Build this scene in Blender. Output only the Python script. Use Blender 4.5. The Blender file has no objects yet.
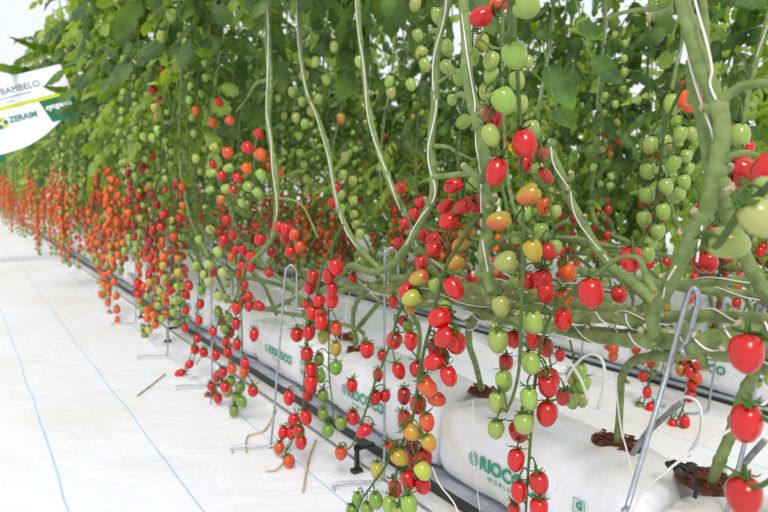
import bpy, math, random
import numpy as np
from mathutils import Vector, Matrix, Quaternion
random.seed(11)
R = random.random
def U(a, b): return a + (b - a) * random.random()
C = bpy.context.scene.collection
V = Vector

# ------------------------------------------------------------------ camera
H = 0.60
PSI, PHI, F = math.radians(33.5), math.radians(6.6), 640.0
FW = V((math.cos(PHI) * math.sin(PSI), math.cos(PHI) * math.cos(PSI), -math.sin(PHI)))
RT = V((math.cos(PSI), -math.sin(PSI), 0))
UP = RT.cross(FW)
CAM = V((0, 0, H))
def ray(px, py): return FW + RT * ((px - 384) / F) - UP * ((py - 256) / F)
def atX(px, py, X):
    r = ray(px, py); return CAM + r * (X / r.x)
def atH(px, py, h):
    r = ray(px, py); return CAM + r * ((h - H) / r.z)
def atD(px, py, Z): return CAM + ray(px, py) * Z
cam_d = bpy.data.cameras.new('camera'); cam = bpy.data.objects.new('camera', cam_d); C.objects.link(cam)
cam.location = CAM
cam.rotation_euler = Matrix((RT, UP, -FW)).transposed().to_euler()
cam_d.sensor_width = 36; cam_d.lens = 36 * F / 768; cam_d.clip_end = 200; cam_d.clip_start = 0.02
cam_d.dof.use_dof = True; cam_d.dof.focus_distance = 0.86; cam_d.dof.aperture_fstop = 7.5
sc = bpy.context.scene; sc.camera = cam
sc.view_settings.view_transform = 'Standard'; sc.view_settings.look = 'None'
sc.view_settings.gamma = 1; sc.view_settings.use_curve_mapping = False; sc.view_settings.exposure = 0.0

# ------------------------------------------------------------------ materials
def lin(c):
    return tuple(((v / 255) / 12.92 if v / 255 <= .04045 else ((v / 255 + .055) / 1.055) ** 2.4) for v in c)
def newmat(name):
    m = bpy.data.materials.new(name); m.use_nodes = True
    nt = m.node_tree; b = nt.nodes['Principled BSDF']; return m, nt, b
def mat(name, c, rough=.5, metal=0, var=.12, scale=30, spec=.5, bump=0, c2=None, coord='Object'):
    m, nt, b = newmat(name)
    tc = nt.nodes.new('ShaderNodeTexCoord'); n = nt.nodes.new('ShaderNodeTexNoise'); n.inputs['Scale'].default_value = scale
    n.inputs['Detail'].default_value = 4
    nt.links.new(tc.outputs[coord], n.inputs['Vector'])
    r = nt.nodes.new('ShaderNodeMix'); r.data_type = 'RGBA'
    a = lin(c); d = lin(c2) if c2 else tuple(v * (1 - var * 2) for v in a)
    r.inputs['A'].default_value = (*a, 1); r.inputs['B'].default_value = (*d, 1)
    cr = nt.nodes.new('ShaderNodeValToRGB'); cr.color_ramp.elements[0].position = .35; cr.color_ramp.elements[1].position = .7
    nt.links.new(n.outputs['Fac'], cr.inputs['Fac']); nt.links.new(cr.outputs['Color'], r.inputs['Factor'])
    nt.links.new(r.outputs['Result'], b.inputs['Base Color'])
    b.inputs['Roughness'].default_value = rough; b.inputs['Metallic'].default_value = metal
    b.inputs['Specular IOR Level'].default_value = spec
    if bump:
        bp = nt.nodes.new('ShaderNodeBump'); bp.inputs['Strength'].default_value = bump; bp.inputs['Distance'].default_value = .004
        nt.links.new(n.outputs['Fac'], bp.inputs['Height']); nt.links.new(bp.outputs['Normal'], b.inputs['Normal'])
    return m
M = {}
M['stem'] = mat('stem_green', (132, 148, 92), .62, c2=(100, 122, 66), scale=70, bump=.3, spec=.25)
M['oldstem'] = mat('old_stem_green', (136, 148, 94), .65, c2=(98, 114, 62), scale=60, bump=.5, spec=.25)
M['truss'] = mat('truss_green', (84, 106, 52), .6, scale=80, spec=.25)
M['scar'] = mat('leaf_scar', (206, 190, 160), .8, c2=(140, 115, 85), scale=200, spec=.2)
M['twine'] = mat('white_twine', (236, 228, 222), .7, var=.06, scale=400)
M['sepal'] = mat('sepal_green', (82, 112, 48), .6, scale=200, spec=.3)
M['wire'] = mat('galvanised_wire', (178, 184, 192), .35, .75, scale=120)
M['tube'] = mat('drip_tube', (232, 230, 226), .4, var=.05)
M['black'] = mat('black_plastic', (22, 22, 24), .45, c2=(44, 48, 40), scale=25)
M['greystake'] = mat('grey_stake', (150, 150, 148), .5, c2=(110, 112, 110), scale=60)
M['bark'] = mat('coco_chips', (122, 62, 38), .8, c2=(66, 30, 20), scale=90, bump=.5)
M['print'] = mat('green_print', (42, 160, 122), .5, var=.08, scale=200)
M['dry'] = mat('dry_stem', (205, 190, 150), .8, c2=(150, 128, 86), scale=60)
M['yellowflower'] = mat('flower_yellow', (240, 210, 30), .5)
M['gutter'] = mat('gutter_grey', (196, 202, 212), .45, c2=(150, 160, 170), scale=12)
M['signwhite'] = mat('sign_white', (238, 242, 250), .35, var=.02)
M['signgreen'] = mat('sign_green', (14, 110, 72), .4, var=.03)
M['signyellow'] = mat('sign_yellow', (206, 214, 40), .4, var=.03)
M['signgrey'] = mat('sign_grey', (92, 100, 98), .5, var=.03)
M['signteal'] = mat('sign_teal', (40, 128, 112), .5, var=.03)

def bagmat():
    m, nt, b = newmat('white_bag_film')
    tc = nt.nodes.new('ShaderNodeTexCoord')
    n = nt.nodes.new('ShaderNodeTexNoise'); n.inputs['Scale'].default_value = 9; n.inputs['Detail'].default_value = 6; n.inputs['Distortion'].default_value = .8
    n2 = nt.nodes.new('ShaderNodeTexNoise'); n2.inputs['Scale'].default_value = 28; n2.inputs['Detail'].default_value = 3; n2.inputs['Distortion'].default_value = 2
    nt.links.new(tc.outputs['Object'], n.inputs['Vector']); nt.links.new(tc.outputs['Object'], n2.inputs['Vector'])
    cr = nt.nodes.new('ShaderNodeValToRGB')
    cr.color_ramp.elements[0].position = .42; cr.color_ramp.elements[0].color = (*lin((238, 239, 244)), 1)
    cr.color_ramp.elements[1].position = .78; cr.color_ramp.elements[1].color = (*lin((222, 214, 196)), 1)
    nt.links.new(n.outputs['Fac'], cr.inputs['Fac']); nt.links.new(cr.outputs['Color'], b.inputs['Base Color'])
    b.inputs['Roughness'].default_value = .38
    bp = nt.nodes.new('ShaderNodeBump'); bp.inputs['Strength'].default_value = .35; bp.inputs['Distance'].default_value = .006
    nt.links.new(n2.outputs['Fac'], bp.inputs['Height']); nt.links.new(bp.outputs['Normal'], b.inputs['Normal'])
    return m
M['bag'] = bagmat()

def floormat():
    m, nt, b = newmat('white_ground_fabric')
    tc = nt.nodes.new('ShaderNodeTexCoord'); sp = nt.nodes.new('ShaderNodeSeparateXYZ'); nt.links.new(tc.outputs['Object'], sp.inputs[0])
    n = nt.nodes.new('ShaderNodeTexNoise'); n.inputs['Scale'].default_value = 1.6; n.inputs['Detail'].default_value = 7; n.inputs['Roughness'].default_value = .62
    nt.links.new(tc.outputs['Object'], n.inputs['Vector'])
    cr = nt.nodes.new('ShaderNodeValToRGB')
    cr.color_ramp.elements[0].position = .45; cr.color_ramp.elements[0].color = (*lin((237, 238, 244)), 1)
    cr.color_ramp.elements[1].position = .75; cr.color_ramp.elements[1].color = (*lin((228, 222, 210)), 1)
    nt.links.new(n.outputs['Fac'], cr.inputs['Fac'])
    # wobbling blue marker threads woven in the fabric
    wn = nt.nodes.new('ShaderNodeTexNoise'); wn.inputs['Scale'].default_value = 2.2; nt.links.new(tc.outputs['Object'], wn.inputs['Vector'])
    def math_(op, a, bb, v=None):
        q = nt.nodes.new('ShaderNodeMath'); q.operation = op
        for i, s in enumerate((a, bb)):
            if s is None: continue
            if isinstance(s, (int, float)): q.inputs[i].default_value = s
            else: nt.links.new(s, q.inputs[i])
        return q.outputs[0]
    wob = math_('MULTIPLY', math_('SUBTRACT', wn.outputs['Fac'], .5), .03)
    xx = math_('ADD', sp.outputs['X'], wob)
    tot = None
    for x0 in (-1.13, -.93, -.5, -.17, .135, .335, .575, 1.15, 1.38):
        d = math_('ABSOLUTE', math_('SUBTRACT', xx, x0), None)
        l = math_('LESS_THAN', d, .0016)
        tot = l if tot is None else math_('MAXIMUM', tot, l)
    mx = nt.nodes.new('ShaderNodeMix'); mx.data_type = 'RGBA'
    nt.links.new(math_('MULTIPLY', tot, .85), mx.inputs['Factor']); nt.links.new(cr.outputs['Color'], mx.inputs['A'])
    mx.inputs['B'].default_value = (*lin((140, 196, 236)), 1)
    nt.links.new(mx.outputs['Result'], b.inputs['Base Color']); b.inputs['Roughness'].default_value = .6
    n3 = nt.nodes.new('ShaderNodeTexNoise'); n3.inputs['Scale'].default_value = 5; n3.inputs['Detail'].default_value = 3; n3.inputs['Distortion'].default_value = 1.5
    nt.links.new(tc.outputs['Object'], n3.inputs['Vector'])
    bp = nt.nodes.new('ShaderNodeBump'); bp.inputs['Strength'].default_value = .4; bp.inputs['Distance'].default_value = .02
    nt.links.new(n3.outputs['Fac'], bp.inputs['Height']); nt.links.new(bp.outputs['Normal'], b.inputs['Normal'])
    return m
M['floor'] = floormat()

def tommat(name, fixed=None):
    m, nt, b = newmat(name)
    tc = nt.nodes.new('ShaderNodeTexCoord')
    if fixed is None:
        oi = nt.nodes.new('ShaderNodeObjectInfo'); col = oi.outputs['Color']; al = oi.outputs['Alpha']
    n = nt.nodes.new('ShaderNodeTexNoise'); n.inputs['Scale'].default_value = 40; n.inputs['Detail'].default_value = 2
    nt.links.new(tc.outputs['Object'], n.inputs['Vector'])
    mx = nt.nodes.new('ShaderNodeMix'); mx.data_type = 'RGBA'
    mx.inputs['B'].default_value = (*lin((150, 165, 50)), 1)
    if fixed is None:
        nt.links.new(col, mx.inputs['A'])
        inv = nt.nodes.new('ShaderNodeMath'); inv.operation = 'SUBTRACT'; inv.inputs[0].default_value = 1; nt.links.new(al, inv.inputs[1])
        cr = nt.nodes.new('ShaderNodeValToRGB'); cr.color_ramp.elements[0].position = .4; cr.color_ramp.elements[1].position = .62
        nt.links.new(n.outputs['Fac'], cr.inputs['Fac'])
        mu = nt.nodes.new('ShaderNodeMath'); mu.operation = 'MULTIPLY'; nt.links.new(inv.outputs[0], mu.inputs[0]); nt.links.new(cr.outputs['Color'], mu.inputs[1])
        nt.links.new(mu.outputs[0], mx.inputs['Factor'])
    else:
        mx.inputs['A'].default_value = (*lin(fixed), 1); mx.inputs['Factor'].default_value = 0
    nt.links.new(mx.outputs['Result'], b.inputs['Base Color'])
    b.inputs['Roughness'].default_value = .22; b.inputs['Specular IOR Level'].default_value = .45
    b.inputs['Subsurface Weight'].default_value = .0
    b.inputs['Coat Weight'].default_value = .35; b.inputs['Coat Roughness'].default_value = .1
    return m
M['tomato'] = tommat('tomato_skin')
COL = {'r': (192, 20, 13), 'd': (146, 10, 16), 'o': (200, 56, 22), 'O': (222, 90, 16), 'b': (186, 82, 34), 'y': (196, 128, 40),
       'Y': (182, 172, 70), 'g': (146, 166, 76), 'G': (112, 138, 52), 'l': (160, 180, 94)}
ALPHA = {'o': .85, 'b': .35, 'y': .55, 'Y': .7}
for k in 'rdoOgGy': M['t_' + k] = tommat('tomato_skin_' + {'r': 'red', 'd': 'dark_red', 'o': 'orange_red', 'O': 'orange', 'g': 'green', 'G': 'deep_green', 'y': 'yellow'}[k], COL[k])

def leafmat(name, c, c2, dusty):
    m, nt, b = newmat(name)
    tc = nt.nodes.new('ShaderNodeTexCoord'); oi = nt.nodes.new('ShaderNodeObjectInfo')
    n = nt.nodes.new('ShaderNodeTexNoise'); n.inputs['Scale'].default_value = 10; n.inputs['Detail'].default_value = 5
    nt.links.new(tc.outputs['Object'], n.inputs['Vector'])
    cr = nt.nodes.new('ShaderNodeValToRGB'); cr.color_ramp.elements[0].position = .35; cr.color_ramp.elements[1].position = .68
    cr.color_ramp.elements[0].color = (*lin(c), 1); cr.color_ramp.elements[1].color = (*lin(c2), 1)
    nt.links.new(n.outputs['Fac'], cr.inputs['Fac'])
    geo = nt.nodes.new('ShaderNodeNewGeometry')   # the pale upper face of the leaf against its underside
    mx = nt.nodes.new('ShaderNodeMix'); mx.data_type = 'RGBA'; mx.inputs['B'].default_value = (*lin(dusty), 1)
    mm = nt.nodes.new('ShaderNodeMath'); mm.operation = 'MULTIPLY'; mm.inputs[1].default_value = .6
    n2 = nt.nodes.new('ShaderNodeTexNoise'); n2.inputs['Scale'].default_value = 14; nt.links.new(tc.outputs['Object'], n2.inputs['Vector'])
    nt.links.new(n2.outputs['Fac'], mm.inputs[0]); nt.links.new(mm.outputs[0], mx.inputs['Factor'])
    nt.links.new(cr.outputs['Color'], mx.inputs['A'])
    nt.links.new(mx.outputs['Result'], b.inputs['Base Color'])
    b.inputs['Roughness'].default_value = .5; b.inputs['Specular IOR Level'].default_value = .35
    tr = nt.nodes.new('ShaderNodeBsdfTranslucent')
    hs = nt.nodes.new('ShaderNodeHueSaturation'); hs.inputs['Hue'].default_value = .475; hs.inputs['Saturation'].default_value = 1.25; hs.inputs['Value'].default_value = 1.7
    nt.links.new(cr.outputs['Color'], hs.inputs['Color']); nt.links.new(hs.outputs['Color'], tr.inputs['Color'])
    ms = nt.nodes.new('ShaderNodeMixShader'); ms.inputs[0].default_value = .42
    nt.links.new(b.outputs[0], ms.inputs[1]); nt.links.new(tr.outputs[0], ms.inputs[2])
    nt.links.new(ms.outputs[0], nt.nodes['Material Output'].inputs['Surface'])
    return m
M['leaf'] = leafmat('tomato_leaf', (56, 88, 38), (112, 146, 56), (124, 144, 112))
M['leaf2'] = leafmat('tomato_leaf_shaded', (38, 64, 30), (108, 150, 54), (86, 112, 90))  # base colour darkened to paint in the shade inside the foliage
M['leaf3'] = leafmat('tomato_leaf_light', (122, 156, 56), (168, 194, 76), (164, 184, 132))

# ------------------------------------------------------------------ mesh builder
class MB:
    def __init__(s): s.v = []; s.f = []; s.m = []; s.n = 0
    def add(s, verts, faces, mi=0):
        s.v.append(np.asarray(verts, float).reshape(-1, 3)); n = s.n
        s.f += [tuple(i + n for i in f) for f in faces]; s.m += [mi] * len(faces); s.n += len(s.v[-1])
    def addT(s, tmpl, mw):
        a = np.array(mw)
        for (v, f, mi) in tmpl: s.add(v @ a[:3, :3].T + a[:3, 3], f, mi)
    def tmpl(s):
        out = {}
        allv = np.concatenate(s.v)
        res = []
        for mi in sorted(set(s.m)):
            fs = [f for f, k in zip(s.f, s.m) if k == mi]
            idx = sorted({i for f in fs for i in f}); mp = {i: k for k, i in enumerate(idx)}
            res.append((allv[idx], [tuple(mp[i] for i in f) for f in fs], mi))
        return res
    def mesh(s, name, mats, smooth=True):
        me = bpy.data.meshes.new(name)
        me.from_pydata(np.concatenate(s.v).tolist() if s.v else [], [], s.f)
        for m_ in mats: me.materials.append(m_)
        me.polygons.foreach_set('material_index', s.m)
        if smooth: me.polygons.foreach_set('use_smooth', [True] * len(s.f))
        me.update(); return me

def spline(pts, per=5):
    pts = [V(p) for p in pts]
    if len(pts) < 3: return pts
    P = [pts[0] * 2 - pts[1]] + pts + [pts[-1] * 2 - pts[-2]]; out = []
    for i in range(1, len(P) - 2):
        for k in range(per):
            t = k / per; a, b, c, d = P[i - 1], P[i], P[i + 1], P[i + 2]
            out.append(.5 * ((2 * b) + (c - a) * t + (2 * a - 5 * b + 4 * c - d) * t * t + (-a + 3 * b - 3 * c + d) * t ** 3))
    out.append(pts[-1]); return out

def tube(mb, pts, rad, n=8, mi=0, per=5, sm=True, cap=True):
    k = len(pts)
    P = spline(pts, per) if sm else [V(p) for p in pts]
    m = len(P)
    if not hasattr(rad, '__len__'): rs = [rad] * m
    else:
        rs = [float(np.interp(i / (m - 1) * (len(rad) - 1), range(len(rad)), rad)) for i in range(m)]
    t0 = (P[1] - P[0]).normalized()
    nrm = t0.orthogonal().normalized(); vs = []
    for i in range(m):
        t = (P[min(i + 1, m - 1)] - P[max(i - 1, 0)])
        t = t.normalized() if t.length > 1e-9 else t0
        nrm = (nrm - t * nrm.dot(t)); nrm = nrm.normalized() if nrm.length > 1e-6 else t.orthogonal().normalized()
        bi = t.cross(nrm)
        for j in range(n):
            a = 2 * math.pi * j / n
            vs.append(P[i] + (nrm * math.cos(a) + bi * math.sin(a)) * rs[i])
    fs = []
    for i in range(m - 1):
        for j in range(n):
            a, b = i * n + j, i * n + (j + 1) % n
            fs.append((a, b, b + n, a + n))
    if cap: fs += [tuple(range(n))[::-1], tuple((m - 1) * n + j for j in range(n))]
    mb.add([tuple(v) for v in vs], fs, mi)
    return P

def box(mb, lo, hi, mi=0):
    x0, y0, z0 = lo; x1, y1, z1 = hi
    v = [(x0, y0, z0), (x1, y0, z0), (x1, y1, z0), (x0, y1, z0), (x0, y0, z1), (x1, y0, z1), (x1, y1, z1), (x0, y1, z1)]
    mb.add(v, [(3, 2, 1, 0), (4, 5, 6, 7), (0, 1, 5, 4), (1, 2, 6, 5), (2, 3, 7, 6), (3, 0, 4, 7)], mi)
def lump(mb, c, r, mi=0, n=6, sq=1):
    vs, fs = [], []
    for i in range(n + 1):
        th = math.pi * i / n
        for j in range(8):
            a = 2 * math.pi * j / 8; q = r * U(.85, 1.1)
            vs.append((c[0] + q * math.sin(th) * math.cos(a), c[1] + q * math.sin(th) * math.sin(a), c[2] + sq * q * math.cos(th)))
    for i in range(n):
        for j in range(8):
            a, b = i * 8 + j, i * 8 + (j + 1) % 8; fs.append((a, b, b + 8, a + 8))
    mb.add(vs, fs, mi)

def link(name, data, parent=None, loc=None):
    o = bpy.data.objects.new(name, data); C.objects.link(o)
    if loc is not None: o.location = loc
    if parent is not None: o.parent = parent
    return o
def tag(o, label, cat, group=None, kind=None):
    if label: o['label'] = label
    if cat: o['category'] = cat
    if group: o['group'] = group
    if kind: o['kind'] = kind
    return o

# ------------------------------------------------------------------ tomato
TL = .0315
def make_tomato(idx, segs=14, rings=9, shape=0):
    rnd = random.Random(idx)
    mb = MB(); L = TL; W = [.0126, .0134, .0120][shape % 3]
    prof = [(0, .0), (.006, .25), (-.001 * 0 + .035, .55), (.12, .82), (.28, .985), (.5, 1.0), (.7, .9), (.86, .66), (.95, .38), (1.0, .0)]
    vs, fs = [(0, 0, -.002)], []
    pr = prof[1:-1]
    for (z, r) in pr:
        for j in range(segs):
            a = 2 * math.pi * j / segs; q = W * r * (1 + .02 * math.sin(2 * a + idx))
            vs.append((q * math.cos(a), q * math.sin(a), -z * L))
    vs.append((0, 0, -L * 1.015))
    for j in range(segs):
        fs.append((0, 1 + j, 1 + (j + 1) % segs))
    for i in range(len(pr) - 1):
        for j in range(segs):
            a, b = 1 + i * segs + j, 1 + i * segs + (j + 1) % segs; fs.append((a, a + segs, b + segs, b))
    last = 1 + (len(pr) - 1) * segs
    for j in range(segs): fs.append((last + j, len(vs) - 1, last + (j + 1) % segs))
    mb.add(vs, fs, 0)
    for k in range(5):                                # spidery sepals
        a = 2 * math.pi * k / 5 + rnd.uniform(-.2, .2); l = rnd.uniform(.011, .0175); up = rnd.uniform(-.004, .009)
        d = V((math.cos(a), math.sin(a), 0)); s = V((-math.sin(a), math.cos(a), 0))
        ps = [V((0, 0, .001)), d * l * .45 + V((0, 0, .001 + up * .2)), d * l * .8 + V((0, 0, up * .7)), d * l + V((0, 0, up + .002))]
        ws = [.0019, .0026, .0016, .0003]; q = []
        for p, w in zip(ps, ws): q += [p + s * w, p + V((0, 0, .0012)), p - s * w]
        q = [tuple(x) for x in q]; ff = []
        for i in range(3):
            for j in range(2): ff.append((3 * i + j, 3 * i + j + 1, 3 * i + j + 4, 3 * i + j + 3))
        mb.add(q, ff, 1)
    tube(mb, [(0, 0, -.001), (0, 0, .005), (.001, 0, .009)], [.0016, .0012, .0016], 6, 1, 2)
    return mb
TOM = [make_tomato(i, shape=i).mesh('tomato', [M['tomato'], M['sepal']]) for i in range(6)]
TOM_T = make_tomato(9, 8, 6).tmpl()
def tomato_small():
    mb = MB(); W, L = .0124, TL; n = 8; pr = [(.04, .5), (.25, .95), (.55, 1), (.82, .7)]
    vs = [(0, 0, 0)]
    for z, r in pr:
        for j in range(n): a = 2 * math.pi * j / n; vs.append((W * r * math.cos(a), W * r * math.sin(a), -z * L))
    vs.append((0, 0, -L)); fs = [(0, 1 + j, 1 + (j + 1) % n) for j in range(n)]
    for i in range(3):
        for j in range(n): a, b = 1 + i * n + j, 1 + i * n + (j + 1) % n; fs.append((a, a + n, b + n, b))
    fs += [(25 + j, 33, 25 + (j + 1) % n) for j in range(n)]
    return np.array(vs), fs
TSV, TSF = tomato_small()

def frame_down(d, spin):
    """rotation taking local -Z to d"""
    q = V((0, 0, -1)).rotation_difference(V(d).normalized())
    return (q.to_matrix() @ Matrix.Rotation(spin, 3, 'Z')).to_4x4()

def add_tomato(parent, p_top, d, col, s=1.0, base=None):
    """p_top is world; parent truss sits at world point base with no rotation"""
    o = bpy.data.objects.new('tomato', random.choice(TOM)); C.objects.link(o)
    o.parent = parent
    m = frame_down(d, U(0, 6.28)); o.rotation_mode = 'QUATERNION'; o.rotation_quaternion = m.to_quaternion()
    o.location = V(p_top) - base
    e = U(.94, 1.08); o.scale = (s * e, s * e, s * U(.95, 1.05))
    c = lin(COL[col]); j = U(.85, 1.12)
    o.color = (min(1, c[0] * j), c[1] * U(.85, 1.15), c[2] * j, ALPHA.get(col, 1.0))
    return o

# ------------------------------------------------------------------ leaves
def leaflet(mb, mw, L, W, mi, droop, cup, jag=1, n=7):
    vs = []
    for i in range(n + 1):
        t = i / n
        w = W * (math.sin(math.pi * min(1, t * .92 + .06)) ** .75) * (1 - .35 * t)
        if i in (0,): w = W * .12
        if i == n: w = W * .02
        if jag: w *= 1 + (.2 if i % 2 else -.14) * jag
        ang = droop * t
        x = L * (math.sin(ang) / droop if abs(droop) > .01 else t); z = -L * ((1 - math.cos(ang)) / droop if abs(droop) > .01 else 0)
        for k, s in enumerate((-1, -.5, 0, .5, 1)):
            off = .15 * L / n * (1 if abs(s) == 1 else 0)
            vs.append((x - off, s * w, z - cup * (abs(s) ** 2) * w + (.004 if abs(s) == .5 else 0) * math.sin(i * 2.1 + s) ))
    fs = []
    for i in range(n):
        for k in range(4): a = i * 5 + k; fs.append((a, a + 1, a + 6, a + 5))
    a = np.array(mw); v = np.array(vs)
    mb.add(v @ a[:3, :3].T + a[:3, 3], fs, mi)

def compound_leaf(seed, L=.30, mi=0, dens=1):
    rnd = random.Random(seed); mb = MB()
    up = rnd.uniform(.1, .6); pts = []
    for i in range(6):
        t = i / 5; pts.append((L * t * (1 - .15 * t), rnd.uniform(-.006, .006), L * (up * t - (up + .55) * t * t)))
    P = tube(mb, pts, [.0032, .0025, .0018, .001], 5, 1, 3)
    def place(t, side, l, w):
        i = min(len(P) - 2, int(t * (len(P) - 1))); p = P[i]; d = (P[i + 1] - P[i]).normalized()
        yaw = side * rnd.uniform(.8, 1.3)
        x = (Matrix.Rotation(yaw, 3, 'Z') @ V((d.x, 0, 0))).normalized(); x.z = d.z * .5 - rnd.uniform(.1, .6); x.normalize()
        roll = rnd.uniform(-.5, .5)
        y = V((0, 0, 1)).cross(x).normalized(); z = x.cross(y)
        m = Matrix((x, y, z)).transposed() @ Matrix.Rotation(roll, 3, 'X'); m = m.to_4x4(); m.translation = p
        leaflet(mb, m, l, w, 0, rnd.uniform(.4, 1.5), rnd.uniform(.1, .6))
    for t in ((.32, .5, .68, .84) if dens else (.45, .75)):
        for s in (-1, 1):
            l = rnd.uniform(.065, .1) * (L / .3) * (1 - .2 * abs(t - .6)); place(t + rnd.uniform(-.03, .03), s, l, l * rnd.uniform(.27, .36))
        if rnd.random() < .5: place(t + .09, rnd.choice((-1, 1)), .03, .011)
    place(.97, 0.001, rnd.uniform(.08, .11) * (L / .3), .034 * (L / .3))
    return mb
LEAF_MB = [compound_leaf(100 + i, U(.26, .36)) for i in range(7)]
LEAF_T = [m_.tmpl() for m_ in LEAF_MB]
LEAF_ME = [m_.mesh('leaf', [M['leaf'], M['stem']]) for m_ in LEAF_MB]
def leaf_matrix(p, yaw, pitch, roll, s):
    return Matrix.Translation(p) @ Matrix.Rotation(yaw, 4, 'Z') @ Matrix.Rotation(-pitch, 4, 'Y') @ Matrix.Rotation(roll, 4, 'X') @ Matrix.Scale(s, 4)
def foliage_mesh(seed, z0, z1, n, mats, spread=.05, s0=.8, s1=1.2):
    rnd = random.Random(seed); mb = MB()
    for i in range(n):
        z = z0 + (z1 - z0) * (i + rnd.random()) / n
        a = i * 2.4 + rnd.uniform(-.5, .5)
        p = V((rnd.uniform(-spread, spread), rnd.uniform(-spread, spread), z))
        mb.addT(rnd.choice(LEAF_T), leaf_matrix(p, a, rnd.uniform(-.5, .5), rnd.uniform(-.4, .4), rnd.uniform(s0, s1)))
    return mb.mesh('foliage', mats)

# ------------------------------------------------------------------ procedural trusses
def truss_layout(seed, L, n, two=True):
    rnd = random.Random(seed)
    a = rnd.uniform(0, 6.28); bend = rnd.uniform(.02, .06)
    dx, dy = math.cos(a), math.sin(a)
    pts = [V((0, 0, 0)), V((dx * bend * .8, dy * bend * .8, .004)), V((dx * bend * 1.3, dy * bend * 1.3, -L * .2))]
    for k in range(1, 5):
        q = k / 4; pts.append(V((dx * bend * (1.3 + .1 * q) + rnd.uniform(-.01, .01), dy * bend * (1.3 + .1 * q) + rnd.uniform(-.01, .01), -L * (.2 + .8 * q))))
    P = spline(pts, 5); out = []
    for i in range(n):
        t = .22 + .78 * (i + .5) / n; p = P[min(len(P) - 1, int(t * (len(P) - 1)))]
        b = a + (i % 2) * math.pi + rnd.uniform(-.9, .9); r = rnd.uniform(.016, .024)
        top = p + V((math.cos(b) * r, math.sin(b) * r, rnd.uniform(-.012, .006)))
        d = V((math.cos(b) * rnd.uniform(0, .6), math.sin(b) * rnd.uniform(0, .6), -1)).normalized()
        out.append((p, top, d))
    return pts, out
def truss_mesh(pts, lay, r=.0022):
    mb = MB(); tube(mb, pts, [r * 1.2, r, r * .6], 6, 0, 4)
    for p, top, d in lay:
        mid = (p + top) / 2 + V((0, 0, .004)); tube(mb, [p, mid, top - d * .008], .0012, 5, 0, 3)
    return mb
TR = {}
for L, n in ((.28, 12), (.38, 18), (.2, 8)):
    for s in range(3):
        pts, lay = truss_layout(s * 7 + n, L, n); TR[(n, s)] = (pts, lay, truss_mesh(pts, lay).mesh('fruit_truss', [M['truss']]))
SEQ = {'red': 'rrrdrrorrroyYggg', 'orange': 'OOOOOOOOOOoOyYgG', 'green': 'gggglggGgggGggGg', 'mix': 'rroorOyYgggggggG', 'dark': 'dddddrddddrdoYgg'}
def colseq(kind, t): s = SEQ[kind]; return s[min(15, int(t * 16))]
def merged_truss(key, kind, seed):
    """truss too far away to show single parts: fruits stay in its own mesh"""
    pts, lay, _ = TR[key]; mb = truss_mesh(pts, lay)
    ks = 'rdoOgGy'; rnd = random.Random(seed)
    for i, (p, top, d) in enumerate(lay):
        c = colseq(kind, i / len(lay)); c = {'Y': 'g', 'l': 'g', 'b': 'o'}.get(c, c)
        m = frame_down(d, 0) @ Matrix.Scale(rnd.uniform(.9, 1.1), 4); m.translation = top
        a = np.array(m); mb.add(TSV @ a[:3, :3].T + a[:3, 3], TSF, 1 + ks.index(c))
    return mb.mesh('fruit_truss', [M['truss']] + [M['t_' + k] for k in ks])
MT = {}
for kind in SEQ:
    for s in range(3): MT[(kind, s)] = merged_truss((18 if s else 12, s), kind, s)

def hang_truss(plant, base, kind, n, detail, s=1.0, zrot=None):
    """base: world point on the stem"""
    v = random.randrange(3); rz = U(0, 6.28) if zrot is None else zrot
    o = bpy.data.objects.new('fruit_truss', None if 0 else (TR[(n, v)][2] if detail else MT[(kind, v)])); C.objects.link(o)
    o.parent = plant; o.location = V(base) - plant.location
    if detail:
        rot = Matrix.Rotation(rz, 3, 'Z'); pts, lay, _ = TR[(n, v)]
        o.rotation_euler = (0, 0, rz)
        off = U(-.12, .1)
        for i, (p, top, d) in enumerate(lay):
            if R() < .06: continue
            add_tomato(o, top, d, colseq(kind, min(.999, max(0, i / len(lay) + off))), s * U(.85, 1.05), V((0, 0, 0)))
    else: o.rotation_euler = (0, 0, rz)
    return o

# ------------------------------------------------------------------ plants
def make_plant(base, label, group=None):
    e = bpy.data.objects.new('tomato_plant', None); C.objects.link(e); e.location = base; e.empty_display_size = .05
    return tag(e, label, 'tomato plant', group)
def rel(pts, base): return [V(p) - V(base) for p in pts]
def stem_part(plant, pts, rad, stubs=6, name='main_stem', n=9, m='stem', knob=1.0, seed=0, scars=True):
    rnd = random.Random(seed); mb = MB(); base = plant.location
    P = spline(rel(pts, base), 6); k = len(P)
    rs = []
    for i in range(k):
        r = float(np.interp(i / (k - 1) * (len(rad) - 1), range(len(rad)), rad)) if hasattr(rad, '__len__') else rad
        rs.append(r * (1 + .03 * math.sin(i * 1.7 + seed)))
    js = [int(k * (q + rnd.uniform(.2, .8)) / stubs) for q in range(stubs)] if stubs else []
    for j in js:
        if 1 < j < k - 1: rs[j] *= 1.22 * knob
    tube(mb, P, rs, n, 0, 1, sm=False)
    for j in js:
        if not 1 < j < k - 2: continue
        t = (P[j + 1] - P[j - 1]).normalized(); o = t.orthogonal().normalized(); o.rotate(Quaternion(t, rnd.uniform(0, 6.28)))
        r = rs[j]; l = rnd.choice((.3, .4, .5, 1.2)) * r
        a = P[j] + o * r * .5; b = P[j] + (o * .9 + t * .3) * (r + l)
        tube(mb, [a, (a + b) / 2, b], [r * .6, r * .45, r * .42], 7, 0, 2)
        if scars: lump(mb, b, r * .4, 1, 4, 1)
    return link(name, mb.mesh(name, [M[m], M['scar']]), plant)
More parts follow.
